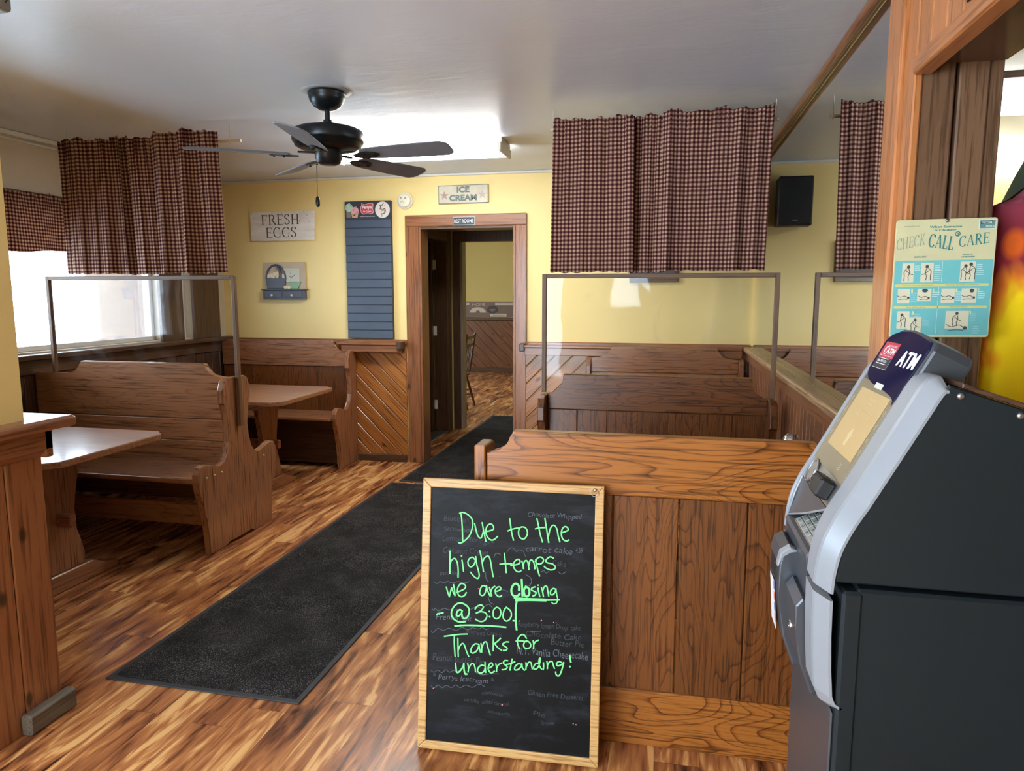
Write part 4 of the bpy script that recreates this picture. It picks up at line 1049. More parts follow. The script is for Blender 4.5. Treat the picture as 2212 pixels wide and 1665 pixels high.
def egg_plaque():
    t = T('wall_plaque', 'painted egg basket wall plaque with two little drawers below the FRESH EGGS sign', 'wall plaque', (-3.37, YB, 1.445))
    x0, x1, z0, z1 = -3.575, -3.165, 1.445, 1.775
    MB().box(x0 + .005, x1, YB - .022, YB - .001, 1.535, z1, .003).build('back_panel', P(196, 178, 150), t)
    MB().box(x0 - .012, x1 + .012, YB - .060, YB - .001, 1.527, 1.537, .002).build('shelf', GREYBL, t)
    MB().box(x0, x1, YB - .048, YB - .001, z0, 1.527, .003).build('drawer_case', GREYBL, t)
    for a in (x0 + .02, x0 + .215):
        d = MB().box(a, a + .172, YB - .056, YB - .0485, z0 + .018, 1.512, .003).build('drawer', GREYBL, t)
        MB().lathe([(.004, 0), (.005, .008), (.011, .013), (.011, .018), (.005, .022)], (a + .080, YB - .056, 1.482), 14, Matrix.Rotation(R(90), 4, 'X')).build('knob', P(232, 236, 236), d)
    fr = FB(YB - .0225); cx = x0 + .125
    b = MB(); M = None
    b.prism([(cx - .105, 1.637), (cx + .105, 1.637), (cx + .088, 1.538), (cx - .090, 1.538)], 'y', YB - .033, YB - .0225, .004)
    pts = [(cx + .095 * math.cos(R(a)), 1.637 + .115 * math.sin(R(a))) for a in range(0, 181, 15)]
    for i in range(len(pts) - 1): b.tube([(pts[i][0], YB - .028, pts[i][1]), (pts[i + 1][0], YB - .028, pts[i + 1][1])], .009, 8)
    b.tube([(cx + .052, YB - .034, 1.64), (cx + .040, YB - .034, 1.70), (cx + .012, YB - .034, 1.742)], .010, 8)
    b.build('basket', P(84, 90, 104), t)
    wv = MB(); rnd = random.Random(2); f2 = FB(YB - .0332)
    for r_ in range(6):
        for c_ in range(13): ribbon(wv, f2, [(cx - .085 + c_ * .0137 + (r_ % 2) * .007, 1.553 + r_ * .0145), (cx - .078 + c_ * .0137 + (r_ % 2) * .007, 1.558 + r_ * .0145)], .0022, .0006, curve=False)
    wv.build('basket_weave', P(142, 148, 160), t)
    for ei, (ex, ez) in enumerate(((-.078, 1.652), (-.046, 1.66), (-.014, 1.672), (.014, 1.655), (-.03, 1.645), (.078, 1.652), (.02, 1.675))):
        e = MB().prism([(cx + ex + .019 * math.cos(R(a)), ez + .022 * math.sin(R(a))) for a in range(0, 360, 20)], 'y', YB - .0300 - ei * .0006, YB - .0225, .003); e.build('egg', P(232, 218, 186), t)
    for ex, ez in ((.095, 1.553), (.128, 1.552)):
        e = MB().prism([(cx + ex + .020 * math.cos(R(a)), ez + .016 * math.sin(R(a))) for a in range(0, 360, 20)], 'y', YB - .038, YB - .0225, .003); e.build('egg', P(232, 218, 186), t)
    s = MB().prism([(cx + .070, 1.722), (cx + .235, 1.722), (cx + .230, 1.600), (cx + .085, 1.600)], 'y', YB - .029, YB - .0225, .003)
    s.box(cx + .072, cx + .235, YB - .032, YB - .029, 1.700, 1.712, .001)
    s.build('flour_sack', P(206, 206, 192), t)
    s = MB(); f3 = FB(YB - .0295); text(s, f3, '2', cx + .138, cx + .150, 1.668, 1.690, .001); ribbon(s, f3, [(cx + .13, 1.652), (cx + .155, 1.642), (cx + .185, 1.662)], .006, .0006); s.build('sack_mark', P(120, 116, 108), t)
    MB().prism([(cx + .120, 1.600), (cx + .245, 1.600), (cx + .228, 1.555), (cx + .215, 1.538), (cx + .155, 1.538), (cx + .140, 1.55)], 'y', YB - .037, YB - .0225, .004).build('green_bowl', P(140, 178, 142), t)
egg_plaque()
def detector():
    t = T('smoke_detector', 'round white smoke detector on the yellow wall left of the door frame top', 'smoke detector', (-2.212, YB, 2.213))
    Rm = Matrix.Rotation(R(90), 4, 'X'); c = (-2.212, YB - .001, 2.285)
    MB().lathe([(.070, 0), (.072, .008), (.070, .014), (.058, .018)], c, 40, Rm).build('base', IVORY, t)
    MB().lathe([(.058, .017), (.058, .030), (.050, .040), (.030, .044), (.002, .045)], c, 40, Rm).build('cover', IVORY, t)
    fr = FB(YB - .046); m = MB()
    ribbon(m, fr, [(-2.235, 2.305), (-2.212, 2.262)], .003, .001); disc(m, fr, -2.237, 2.306, .006, h=.001); disc(m, fr, -2.198, 2.302, .008, h=.001)
    for q in range(3): ribbon(m, fr, [(-2.248 + q * .007, 2.280), (-2.240 + q * .007, 2.262)], .0022, .001)
    m.build('markings', P(150, 146, 130), t)
detector()
def speaker():
    # hung on the back wall behind the curtain; the mirror shows it
    t = T('wall_speaker', 'black box loudspeaker on the yellow wall, seen in the mirror beside the curtain', 'speaker', (.42, YB, 2.0))
    MB().box(.300, .545, YB - .19, YB - .03, 2.0, 2.36, .008).build('cabinet', BLACK, t)
    MB().box(.306, .539, YB - .203, YB - .1905, 2.008, 2.352, .006).build('grille', plain('black_speaker_cloth', C(22, 24, 25), .8, bump=.3, bscale=400), t)
    m = MB(); text(m, FB(YB - .2035), 'sonos' if False else '', 0, 1, 0, 1) if False else None
    MB().box(.405, .440, YB - .2045, YB - .2032, 2.035, 2.041).build('badge', P(150, 150, 150), t)
    MB().box(.40, .45, YB - .03, YB - .001, 2.13, 2.2, .003).build('bracket', BLKM, t)
speaker()
t = T('framed_picture', 'dark framed picture on the back wall, only its lower edge showing under the right curtains', 'picture', (-.11, YB, 1.6))
MB().box(-.30, .085, YB - .03, YB - .001, 1.585, 1.90, .004).build('frame', dark['X'], t)
MB().box(-.27, .055, YB - .034, YB - .0305, 1.615, 1.87, .001).build('picture', P(92, 90, 88), t)

# ---------------------------------------------------------------- floor mats
def mat(label, x0, x1, y0, y1):
    t = T('floor_mat', label, 'floor mat', ((x0 + x1) / 2, (y0 + y1) / 2, 0), 'charcoal floor mats')
    MB().box(x0, x1, y0, y1, 0.0005, .006, .002).build('rubber_border', RUB, t)
    m = MB(); nx, ny = 30, int((y1 - y0) / .03); rnd = random.Random(int(y0 * 10))
    vs = []
    for j in range(ny + 1):
        for i in range(nx + 1):
            e = min(i, nx - i, j, ny - j)
            vs.append((x0 + .022 + (x1 - x0 - .044) * i / nx, y0 + .022 + (y1 - y0 - .044) * j / ny, .0062 if e == 0 else .0095 + rnd.uniform(0, .0008) + .001 * math.sin(j * .31)))
    n = nx + 1
    m.add(vs, [(j * n + i, j * n + i + 1, (j + 1) * n + i + 1, (j + 1) * n + i) for j in range(ny) for i in range(nx)], True)
    m.build('pile', CARPET, t)
mat('long charcoal floor mat in the aisle beside the chalkboard', -2.11, -1.28, 2.215, 5.19)
mat('charcoal floor mat running through the rest room doorway', -2.065, -1.275, 5.245, 8.40)

# ---------------------------------------------------------------- chalkboard leaning on the front bench
STROKES=[(6,[-165,786,-161,763,-158,726,-156,688]),(6,[-169,782,-159,786,-143,781,-128,768,-123,751,-127,728,-136,708,-154,690,-164,685,-170,686]),(6,[-117,751,-113,734,-106,713,-97,705,-92,711,-88,726]),(6,[-92,756,-87,731,-81,707,-78,695]),(6,[-79,728,-66,731,-54,737,-55,747,-62,753,-72,750,-78,739,-79,724,-73,710,-61,701,-50,704,-40,714]),(6,[-1,774,3,749,8,723,13,705]),(6,[-6,734,7,740,24,745,32,745]),(6,[32,746,29,734,31,720,39,712,49,712,57,724,58,735,52,747,41,750,32,746]),(6,[88,779,94,756,100,729,108,705]),(6,[84,746,96,750,115,752]),(6,[114,781,119,755,124,726,128,705]),(6,[127,726,131,746,138,759,146,760,154,748,158,729,164,709]),(6,[167,738,179,742,190,749,187,756,180,759,172,753,168,739,170,725,176,716,186,713,193,717]),(7,[-198,656,-198,632,-197,583]),(6,[-197,612,-193,625,-184,633,-178,630,-172,617,-169,595,-169,572]),(6,[-157,629,-154,613,-151,593]),(6,[-160,643,-158,643]),(6,[-114,634,-122,641,-132,636,-137,625,-134,613,-126,609,-117,616,-112,629]),(6,[-111,644,-108,622,-101,598,-98,583,-102,573,-112,576,-121,584,-127,591]),(6,[-98,664,-92,641,-88,619,-84,596]),(6,[-87,629,-82,641,-72,648,-66,645,-61,631,-56,604,-51,582]),(6,[-16,661,-13,639,-8,598]),(6,[-30,624,-12,627,10,628]),(6,[6,622,20,625,34,631,36,640,29,644,20,638,15,627,17,615,26,605,35,604,40,608]),(6,[42,639,46,627,48,615]),(6,[47,625,50,637,56,642,61,638,64,626,66,613]),(6,[65,626,68,641,74,645,80,639,84,628,85,617]),(6,[87,646,91,628,96,609,101,595]),(6,[86,640,94,653,104,656,112,650,111,641,103,634,94,634]),(6,[145,655,135,659,126,654,120,645,126,639,141,637,151,629,149,621,137,617,123,621,115,627]),(6,[-208,537,-203,520,-197,506]),(6,[-197,506,-194,520,-190,536]),(6,[-190,536,-184,521,-178,511]),(6,[-178,511,-180,529,-184,547]),(6,[-172,522,-159,528,-146,536,-143,545,-151,552,-160,551,-168,540,-170,525,-165,513,-155,509,-145,515,-140,524]),(6,[-77,549,-86,550,-93,539,-95,524,-87,518,-79,523,-74,538,-73,551]),(6,[-73,551,-69,536,-60,518]),(6,[-63,546,-59,532,-55,519]),(6,[-58,532,-53,545,-45,551]),(6,[-44,534,-34,537,-25,544,-28,550,-36,549,-43,540,-42,528,-34,520,-27,519,-22,523]),(9,[35,544,34,558,25,565,16,560,10,546,12,531,21,524,32,527,37,533]),(9,[43,579,45,554,47,527]),(9,[57,558,51,545,54,530,62,526,69,536,67,551,57,558]),(6,[87,559,78,555,75,549,82,545,91,541,87,532,80,529]),(6,[97,556,99,544,103,529]),(6,[96,565,98,565]),(6,[108,558,112,545,115,530]),(6,[112,547,117,561,125,563,128,551,132,533]),(6,[154,556,146,558,138,550,138,539,145,538,152,546,155,557]),(5,[155,557,158,539,161,525,158,513,149,509,142,513]),(7,[20,518,66,519,115,521,122,519]),(12,[26,512,66,516,122,519]),(7,[122,519,144,521,166,523]),(8,[29,511,26,491,26,463,27,442,30,416]),(7,[-142,428,-159,425,-177,431,-188,445,-187,463,-176,480,-161,488,-145,485,-132,475,-129,461,-134,445,-144,438,-152,444,-153,453]),(7,[-152,462,-160,466,-169,459,-171,447,-164,445,-156,452,-152,463]),(7,[-238,443,-234,448]),(6,[-231,446,-229,449]),(6,[-225,449,-222,451]),(6,[-220,450,-217,452]),(6,[-109,472,-102,482,-89,487,-82,481,-86,472,-96,464,-105,459]),(6,[-105,459,-91,465,-76,463,-69,454,-74,440,-85,433,-98,434,-107,439]),(7,[-62,468,-61,468]),(7,[-61,451,-59,450]),(6,[-37,484,-46,476,-49,461,-45,449,-36,446,-27,453,-23,466,-27,479,-37,484]),(6,[-5,486,-12,477,-16,459,-13,447,-4,441,7,448,12,462,8,476,-5,486]),(7,[18,444,23,444]),(7,[-176,411,-133,417,-57,421,-6,421]),(6,[-159,415,-108,418,-57,421]),(6,[-211,374,-184,380,-158,385,-134,388]),(6,[-177,380,-177,357,-175,332,-173,312]),(6,[-165,372,-164,346,-162,311]),(6,[-163,331,-158,346,-149,356,-142,350,-135,331,-127,315]),(6,[-96,358,-107,358,-118,345,-120,330,-111,328,-100,337,-93,355]),(6,[-94,358,-91,343,-88,333]),(6,[-87,361,-84,349,-84,333]),(6,[-83,349,-77,365,-69,367,-64,351,-55,326]),(6,[-46,391,-46,368,-46,341]),(6,[-22,384,-33,372,-45,363]),(6,[-41,364,-30,352,-18,345]),(6,[5,374,-5,373,-15,365,-8,359,0,354,-2,347,-12,345]),(6,[63,391,56,400,47,401,38,393,33,381,36,366,42,355]),(6,[29,379,45,381,64,380]),(6,[64,384,57,378,54,367,59,359,70,359,77,366,76,375,67,383]),(6,[85,385,87,372,87,360]),(6,[87,372,92,382,102,388]),(7,[-171,289,-169,273,-166,260,-158,262,-147,277,-143,287]),(7,[-143,291,-142,273,-138,257,-132,257]),(6,[-130,291,-127,278,-128,264]),(6,[-127,275,-119,290,-110,292,-105,281,-103,268]),(6,[-72,289,-84,290,-94,281,-96,270,-87,264,-75,271,-71,284]),(6,[-72,301,-71,286,-69,268]),(6,[-62,282,-52,287,-46,294,-50,301,-57,296,-61,282,-56,271,-48,269,-40,275]),(6,[-36,299,-33,286,-33,274]),(6,[-33,286,-27,297,-17,303]),(6,[3,313,-7,312,-11,304,-3,297,2,291,-5,284,-15,282]),(6,[18,320,14,300,11,283]),(6,[-1,300,12,304,27,312]),(6,[48,305,38,306,28,296,27,286,37,287,47,297,50,307]),(6,[50,307,52,295,59,287]),(6,[63,312,64,300,63,289]),(6,[65,300,71,313,79,314,82,303,84,294]),(6,[106,314,96,312,89,303,90,294,99,296,106,308,110,328,107,330,105,315,110,301,115,296]),(6,[120,317,121,306,120,295]),(6,[131,322,133,310,133,299]),(6,[133,310,140,322,148,323,152,312,156,302]),(6,[179,323,169,325,162,317,167,311,177,316,186,323]),(6,[185,324,181,304,174,284,168,279,162,283,160,291]),(7,[204,348,206,336,208,327]),(7,[205,313,206,312])]
GHOST=[(4,[-257,389,-250,383,-234,398,-215,393,-197,402,-171,397,-153,408,-133,402,-118,410,-97,407,-85,414,-72,408,-62,412]),(4,[-254,461,-248,456,-245,464,-233,456,-215,466,-199,463,-181,463,-166,468]),(4,[-124,470,-104,480,-86,476,-66,491,-51,480]),(4,[-253,256,-243,252,-232,260,-216,253,-204,264,-191,257,-178,264,-167,258]),(4,[-103,265,-83,259,-52,265,-25,267]),(4,[-67,516,-63,505,-59,497,-47,492]),(4,[-252,205,-241,201,-228,211,-215,203,-200,213,-184,207,-169,217,-153,210,-135,220,-112,215,-92,227,-72,222]),(4,[76,414,93,416,110,418]),(4,[-50,645,-46,656,-36,659,-28,654]),(4,[-8,662,-3,674,9,680,20,673,24,668]),(4,[24,668,33,675,47,670,50,661]),(4,[50,661,56,652]),(4,[-77,595,-75,575,-67,565]),(4,[56,596,71,588,75,573,67,560]),(4,[107,609,115,613,122,606,132,613]),(4,[160,613,172,606,185,614]),(4,[-251,551,-240,546,-230,554,-217,550,-204,556,-189,552,-168,558,-150,554,-132,561]),(4,[-30,539,-14,541,-2,536])]

def chalkboard():
    t = T('chalkboard', 'oak-framed chalkboard leaning on the front bench, green lettering about closing at 3:00', 'chalkboard', (-.47, 2.10, 0))
    ang = R(2.0)
    U = Vector((math.cos(ang), math.sin(ang), 0)); V = Vector((0, .115, .884)).normalized(); V = (V - U * V.dot(U)).normalized()
    N = U.cross(V)
    O = Vector((-.475, 2.10, .004)) + N * .022
    fr = Fr(O, U, V)
    M = Matrix(((U.x, V.x, N.x, O.x), (U.y, V.y, N.y, O.y), (U.z, V.z, N.z, O.z), (0, 0, 0, 1)))
    L, Rr, B, H, w = -.294, .302, .0, .893, .028
    def bar(p): return MB().prism(p, 'z', -.018, .004, .003, M=M, seg=2)
    bar([(L, B), (L + w, B + w), (L + w, H - w), (L, H)]).build('frame_stile', framew, t)
    bar([(Rr, B), (Rr, H), (Rr - w, H - w), (Rr - w, B + w)]).build('frame_stile', framew, t)
    bar([(L, H), (L + w, H - w), (Rr - w, H - w), (Rr, H)]).build('frame_rail', framew, t)
    bar([(L, B), (Rr, B), (Rr - w, B + w), (L + w, B + w)]).build('frame_rail', framew, t)
    MB().box(L + .012, Rr - .012, B + .012, H - .012, -.014, -.002, M=M).build('board', CHALK, t)
    g = MB(); k = 0
    for wd_, c in STROKES:
        p = [(c[i] / 1000, c[i + 1] / 1000) for i in range(0, len(c), 2)]
        ribbon(g, fr, p, wd_ * .00072, -.0012 + k * 2e-6); k += 1
    g.build('green_writing', GREEN, t)
    g = MB(); g.m = 0; rnd = random.Random(9)
    for i, (wd_, c) in enumerate(GHOST):
        p = [(c[i] / 1000, c[i + 1] / 1000) for i in range(0, len(c), 2)]
        ribbon(g, fr, p, .0020, -.0016)
    def gt(s, u0, v0, u1, v1, mi):
        g.m = mi
        text(g, fr, s, u0, u1, min(v0, v1), max(v0, v1), -.0016, bold=-.004, shear=.12, warp=lambda u, v: (u, v + .002 * math.sin(u * 90)))
    gt('Chocolate Whipped', .058, .780, .232, .800, 0); gt('carrot cake', .054, .672, .205, .692, 0); gt('4.59', .215, .676, .238, .692, 0)
    gt('Blueberry', -.222, .748, -.12, .774, 1); gt('Strawberry', -.222, .716, -.10, .738, 1); gt('Lemon Meringue', -.225, .684, -.05, .706, 1)
    gt('Coconut Cream', -.222, .650, -.07, .670, 1); gt('pudding', -.232, .572, -.16, .592, 1); gt('Cake', .142, .630, .186, .648, 1)
    gt('French Silk', -.241, .428, -.12, .448, 0); gt('Raspberry lemon Drop  cake', .034, .424, .236, .444, 1)
    gt('Peanut butter Pie', -.249, .292, -.075, .316, 1); gt('* Perrys Icecream *', -.247, .226, -.040, .250, 0)
    gt('N.Y. Vanilla Cheesecake', .032, .338, .262, .362, 0); gt('Butter Pie', .142, .376, .25, .396, 1); gt('Chocolate Cake', .06, .398, .24, .416, 1)
    gt('Whipped Cream', -.14, .384, -.02, .404, 1); gt('Gluten Free Desserts', .072, .208, .25, .224, 1)
    gt('chocolate', -.08, .196, -.01, .208, 1); gt('vanilla', -.14, .166, -.09, .178, 1); gt('salted caramel', -.08, .166, .01, .178, 1); gt('strawberry', -.06, .132, .012, .146, 1)
    gt('Pie', .09, .142, .13, .158, 1); gt('Brownie', .118, .118, .16, .132, 1)
    g.build('faded_writing', [GHOSTM, GHOST2], t)
    g = MB()
    for u, v in ((.009, .455), (.15, .449), (.158, .449), (.11, .452), (-.03, .585), (-.245, .198), (-.012, .168), (.012, .137), (.22, .131), (.229, .129), (-.10, .54), (.04, .445)):
        disc(g, fr, u, v, rnd.uniform(.0012, .0026), h=-.0012, n=8)
    g.build('chalk_speck', PINK, t)
    a = fr.p(Rr - .03, H - .012, .006)
    MB().lathe([(.004, 0), (.006, .002), (.003, .004)], a, 10, Matrix.Rotation(R(85), 4, 'X')).tube([fr.p(Rr - .03 + .012 * math.cos(q * .7), H - .022 + .010 * math.sin(q * .7), .006 + .0003 * q) for q in range(10)], .0009, 5).build('hanging_wire', STEEL, t)
chalkboard()

# ---------------------------------------------------------------- cash machine
def cash_machine():
    t = T('cash_machine', 'tall grey and silver free-standing ATM with tan screen, at the right', 'cash machine', (.62, 1.57, 0))
    YN, YFAR = 1.36, 1.78           # near and far sides
    A0 = Vector((.352, 1.122)); D = Vector((.45421, .89089)); NN = Vector((-.89089, .45421))
    FA = Fr((.352, 1.62, 1.122), (0, -1, 0), (D.x, 0, D.y))     # slanted front: u to the right as you face it
    uy = lambda y: 1.62 - y
    path = [(.499, 1.410), (.352, 1.122), (.3265, 1.075), (.3085, 1.030), (.2995, .985), (.2965, .945)]
    path = [path[0]] + [tuple(Vector(path[0]).lerp(Vector(path[1]), q / 4)) for q in range(1, 4)] + smooth_path(path[1:], 5)
    # lower cabinet: front plate, side panel with its raised front strip
    m = MB().box(.36, .93, YN + .004, YFAR - .004, 0.02, .955, .006); m.build('lower_cabinet', CABT, t)
    MB().box(.335, .372, YN, YFAR, 0.02, .950, .006).build('front_frame', CABT, t)
    MB().box(.329, .3355, YN + .012, YFAR - .012, 0.02, .70, .004).build('lower_door', GUNM, t)
    MB().box(.37, .90, YN + .03, YFAR - .03, 0.0, .02).build('plinth', BLACK, t)
    # upper cabinet
    side = [(.93, .966), (.93, 1.195), (.487, 1.341), (.456, 1.283), (.394, 1.160), (.369, 1.112), (.342, 1.060), (.326, 1.01), (.321, .966)]
    MB().prism(side, 'y', YN + .002, YN + .012, .003).build('side_panel', CABT, t)
    MB().prism(side, 'y', YFAR - .012, YFAR - .002, .003).build('side_panel', CABT, t)
    MB().prism([(.925, .966), (.925, 1.193), (.50, 1.335), (.42, 1.12), (.40, .966)], 'y', YN + .013, YFAR - .013, .003).build('upper_cabinet', CABT, t)
    MB().prism([(.945, 1.191), (.945, 1.200), (.505, 1.346), (.505, 1.337)], 'y', YN - .004, YFAR + .004, .002).build('top_cover', dark['X'], t)
    for x, z in ((.505, 1.322), (.60, 1.291)): MB().lathe([(.006, 0), (.006, .003), (.002, .004)], (x, YN + .002, z), 10, Matrix.Rotation(R(90), 4, 'X')).build('screw', STEEL, t)
    # silver arms at both sides of the slanted front
    def arm(name, pth, sect, mat):
        vs = []; k = len(pth); ns = len(sect)
        for i in range(k):
            a = Vector(pth[max(i - 1, 0)]); b = Vector(pth[min(i + 1, k - 1)]); d = (a - b).normalized(); nn = Vector((-d.y, d.x))
            for y, h in sect: vs.append((pth[i][0] + nn.x * h, y, pth[i][1] + nn.y * h))
        fs = [(i * ns + j, i * ns + (j + 1) % ns, (i + 1) * ns + (j + 1) % ns, (i + 1) * ns + j) for i in range(k - 1) for j in range(ns)]
        m = bmesh.new(); V_ = [m.verts.new(v) for v in vs]
        for f in fs: m.faces.new([V_[q] for q in f])
        m.faces.new(V_[:ns]); m.faces.new(V_[-ns:]); bmesh.ops.recalc_face_normals(m, faces=m.faces)
        return MB().bm(m).build(name, mat, t)
    NEAR = [(1.484, -.020), (1.484, .0015), (1.474, .004), (1.412, .004), (1.402, .002), (YN, -.017), (YN, -.022)]
    FARS = [(1.752, -.020), (1.752, .0015), (1.758, .004), (1.770, .003), (YFAR, -.010), (YFAR, -.022)]
    armp = [(.4875, 1.3480), (.4770, 1.3478), (.4665, 1.3415), (.4560, 1.3265), (.4455, 1.3055)] + [tuple(A0 + D * s_) for s_ in (.19, .15, .10, .05, .0)] + smooth_path(path[4:], 4)[1:]
    armp = smooth_path(armp[:6], 4) + armp[6:]
    arm('arm', armp, NEAR, SILV)
    arm('arm', armp, FARS, SILV)
    low = [(.2965, .930), (.2975, .86), (.301, .79), (.306, .735), (.316, .712), (.334, .700)]
    arm('lower_arm', low, [(1.478, b) if a > 1.47 else (a, b) for a, b in NEAR], SILV)
    arm('lower_arm', low, FARS, SILV)
    # head
    Mf = Matrix(((FA.U.x, FA.V.x, FA.N.x, FA.O.x), (FA.U.y, FA.V.y, FA.N.y, FA.O.y), (FA.U.z, FA.V.z, FA.N.z, FA.O.z), (0, 0, 0, 1)))
    ul, ur = uy(1.752), uy(1.462)
    hp = [(ul, .165), (ur, .165), (ur, .305), (ur - .012, .322), (0.06, .334), (0, .338), (-.06, .336), (ul + .02, .326), (ul, .306)]
    MB().prism(hp, 'z', -.075, .001, .006, M=Mf, seg=2).build('head', GUNM, t)
    g0 = [(ul + .006, -.004), (uy(1.484), -.004), (uy(1.484), .20), (ul + .006, .20)]
    MB().prism([(ul, -.058), (uy(1.484), -.058), (uy(1.484), .17), (ul, .17)], 'z', -.05, -.001, .002, M=Mf).build('fascia', STEEL, t)
    MB().prism([(ul + .006, -.002), (uy(1.486), -.002), (uy(1.486), .21), (ul + .006, .21)], 'z', -.001, .0022, .0008, M=Mf).build('screen_panel', TAUPE, t)
    arc = [(ul + .007, .235), (ul + .03, .217), (ul + .08, .206), (0, .203), (.05, .200), (uy(1.486) - .012, .192), (uy(1.486) - .001, .180)]
    MB().prism(smooth_path(arc, 4) + [(uy(1.475), .305), (uy(1.485), .319), (.05, .329), (0, .333), (-.06, .331), (ul + .026, .320), (ul + .007, .304)], 'z', .001, .004, .0008, M=Mf).build('header_panel', NAVY, t)
    hq = Fr(FA.p(0, 0, .0042), FA.U, FA.V)
    m = MB(); text(m, hq, 'ATM', uy(1.592), uy(1.492), .257, .291, .0004, bold=.005, space=1.12); m.build('sign_letters', ATMW, t)
    # sticker
    u0, u1 = uy(1.730), uy(1.632)
    s_ = MB(); s_.m = 0; quad(s_, hq, u0, u1, .266, .3025, .0003); s_.m = 1; quad(s_, hq, u0, u1, .240, .266, .0003)
    s_.m = 2
    text(s_, hq, 'ECONOMIC', u0 + .030, u1 - .010, .291, .296, .0006); text(s_, hq, 'ATM', u0 + .034, u1 - .008, .275, .289, .0006, bold=.05)
    ribbon(s_, hq, [(u0 + .030 + .011 * math.cos(R(a)), .283 + .009 * math.sin(R(a))) for a in range(40, 330, 20)], .003, .0006)
    ribbon(s_, hq, [(u0 + .022 + .005 * math.cos(R(a)), .283 + .004 * math.sin(R(a))) for a in range(0, 361, 40)], .0016, .0006)
    text(s_, hq, 'Sales - Service - Processing', u0 + .008, u1 - .006, .2685, .2722, .0006, bold=.02)
    text(s_, hq, '800-287-1721', u0 + .012, u1 - .024, .2548, .2602, .0006, bold=.03)
    for q in (.2640, .2508): ribbon(s_, hq, [(u0 + .012, q), (u1 - .02, q)], .0016, .0006, curve=False)
    for a, b in (((u0, .240), (u1, .240)), ((u1, .240), (u1, .266))): ribbon(s_, hq, [a, b], .0008, .0006, False, False)
    s_.build('sticker', [P(196, 50, 70), P(24, 26, 42), P(240, 238, 240)], t)
    gq = Fr(FA.p(0, 0, .0024), FA.U, FA.V)
    m = MB(); quad(m, Fr(FA.p(0, 0, .0045), FA.U, FA.V), uy(1.636), uy(1.583), .1985, .2108, .0002); m.build('label', P(216, 218, 208), t)
    # screen and its key marks
    sp_ = [(uy(1.718), .046), (uy(1.518), .042), (uy(1.494), .188), (uy(1.709), .195)]
    sp_ = [(uy(1.713), .044), (uy(1.507), .044), (uy(1.507), .190), (uy(1.713), .190)]
    scn = MB(); poly(scn, gq, sp_, .0003); so = scn.build('screen', SCREEN, t)
    m = MB(); q2 = Fr(FA.p(0, 0, .0030), FA.U, FA.V); cu = uy(1.60)
    text(m, q2, 'PLEASE', cu - .022, cu + .022, .170, .1755, 0); text(m, q2, 'WAIT', cu - .014, cu + .016, .161, .1665, 0)
    text(m, q2, 'INSERT AND REMOVE', cu - .05, cu + .05, .142, .148, 0); text(m, q2, 'YOUR CARD QUICKLY', cu - .05, cu + .045, .130, .136, 0)
    poly(m, q2, [(cu - .014, .062), (cu + .004, .062), (cu + .004, .085), (cu + .013, .085), (cu - .005, .105), (cu - .023, .085), (cu - .014, .085)], 0)
    m.build('screen_text', SCREENT, so)
    for sg, uc in ((-1, uy(1.732)), (1, uy(1.496))):
        for i in range(4):
            v = .070 + i * .030
            m = MB(); r_ = .0048
            ribbon(m, gq, [(uc - r_, v + r_ * .4), (uc - r_, v - r_), (uc + r_, v - r_), (uc + r_, v + r_), (uc, v + r_)], .0012, .0004, True, False); disc(m, gq, uc, v, .0014, h=.0004, n=8)
            m.build('side_key', P(222, 212, 184), t)
    m = MB()
    for i in range(3): ribbon(m, gq, [(uy(1.555) - .004, .030 - i * .006), (uy(1.555) + .004, .026 - i * .006), (uy(1.555) + .012, .030 - i * .006)], .0014, .0004, True, False)
    m.build('card_arrow', P(222, 212, 184), t)
    # card slot zone, visor, keypad shelf
    ps = Fr((.3525, 1.62, 1.1185), (0, -1, 0), (D.x, 0, D.y))
    MB().box(uy(1.578), uy(1.512), -.050, -.010, -.002, .028, .004, M=Mf).box(uy(1.572), uy(1.518), -.016, -.008, .010, .032, .003, M=Mf).build('card_reader', BLACK, t)
    MB().box(uy(1.624), uy(1.592), -.040, -.018, -.002, .020, .006, M=Mf).build('audio_jack', BLACK, t)
    MB().lathe([(.028, 0), (.030, .004), (.026, .006), (.024, .003)], FA.p(uy(1.70), -.028, 0), 26, Matrix(((FA.U.x, FA.V.x, FA.N.x), (FA.U.y, FA.V.y, FA.N.y), (FA.U.z, FA.V.z, FA.N.z))).to_4x4()).build('receipt_ring', STEEL, t)
    # visor over the keypad, keypad shelf, and the front below it
    w = MB()
    w.add([(.3265, 1.752, 1.070), (.3265, 1.486, 1.070), (.299, 1.752, .975), (.345, 1.752, 1.05), (.345, 1.486, 1.05), (.352, 1.752, .99)],
          [(0, 2, 1), (1, 2, 5, 4), (0, 1, 4, 3), (0, 3, 5, 2)])
    w.build('keypad_visor', GUNM, t)
    MB().tube([(.3265, 1.752, 1.070), (.312, 1.753, 1.03), (.299, 1.752, .975), (.311, 1.62, 1.019), (.3265, 1.487, 1.069)], .0026, 6).build('visor_trim', SILV, t)
    MB().prism([(.40, 1.030), (.297, .976), (.292, .968), (.297, .950), (.302, .72), (.334, .66), (.40, .66)], 'y', 1.486, 1.752, .003).build('front_shell', GUNM, t)
    a, b = Vector((.297, 1.465, .976)), Vector((.40, 1.465, 1.030))
    KF = Fr((a.x, 1.62, a.z), (0, -1, 0), (b - a)); Mk = Matrix(((KF.U.x, KF.V.x, KF.N.x, KF.O.x), (KF.U.y, KF.V.y, KF.N.y, KF.O.y), (KF.U.z, KF.V.z, KF.N.z, KF.O.z), (0, 0, 0, 1)))
    MB().box(-.07, .118, .008, .066, .0005, .004, .0015, M=Mk).build('keypad_plate', STEEL, t)
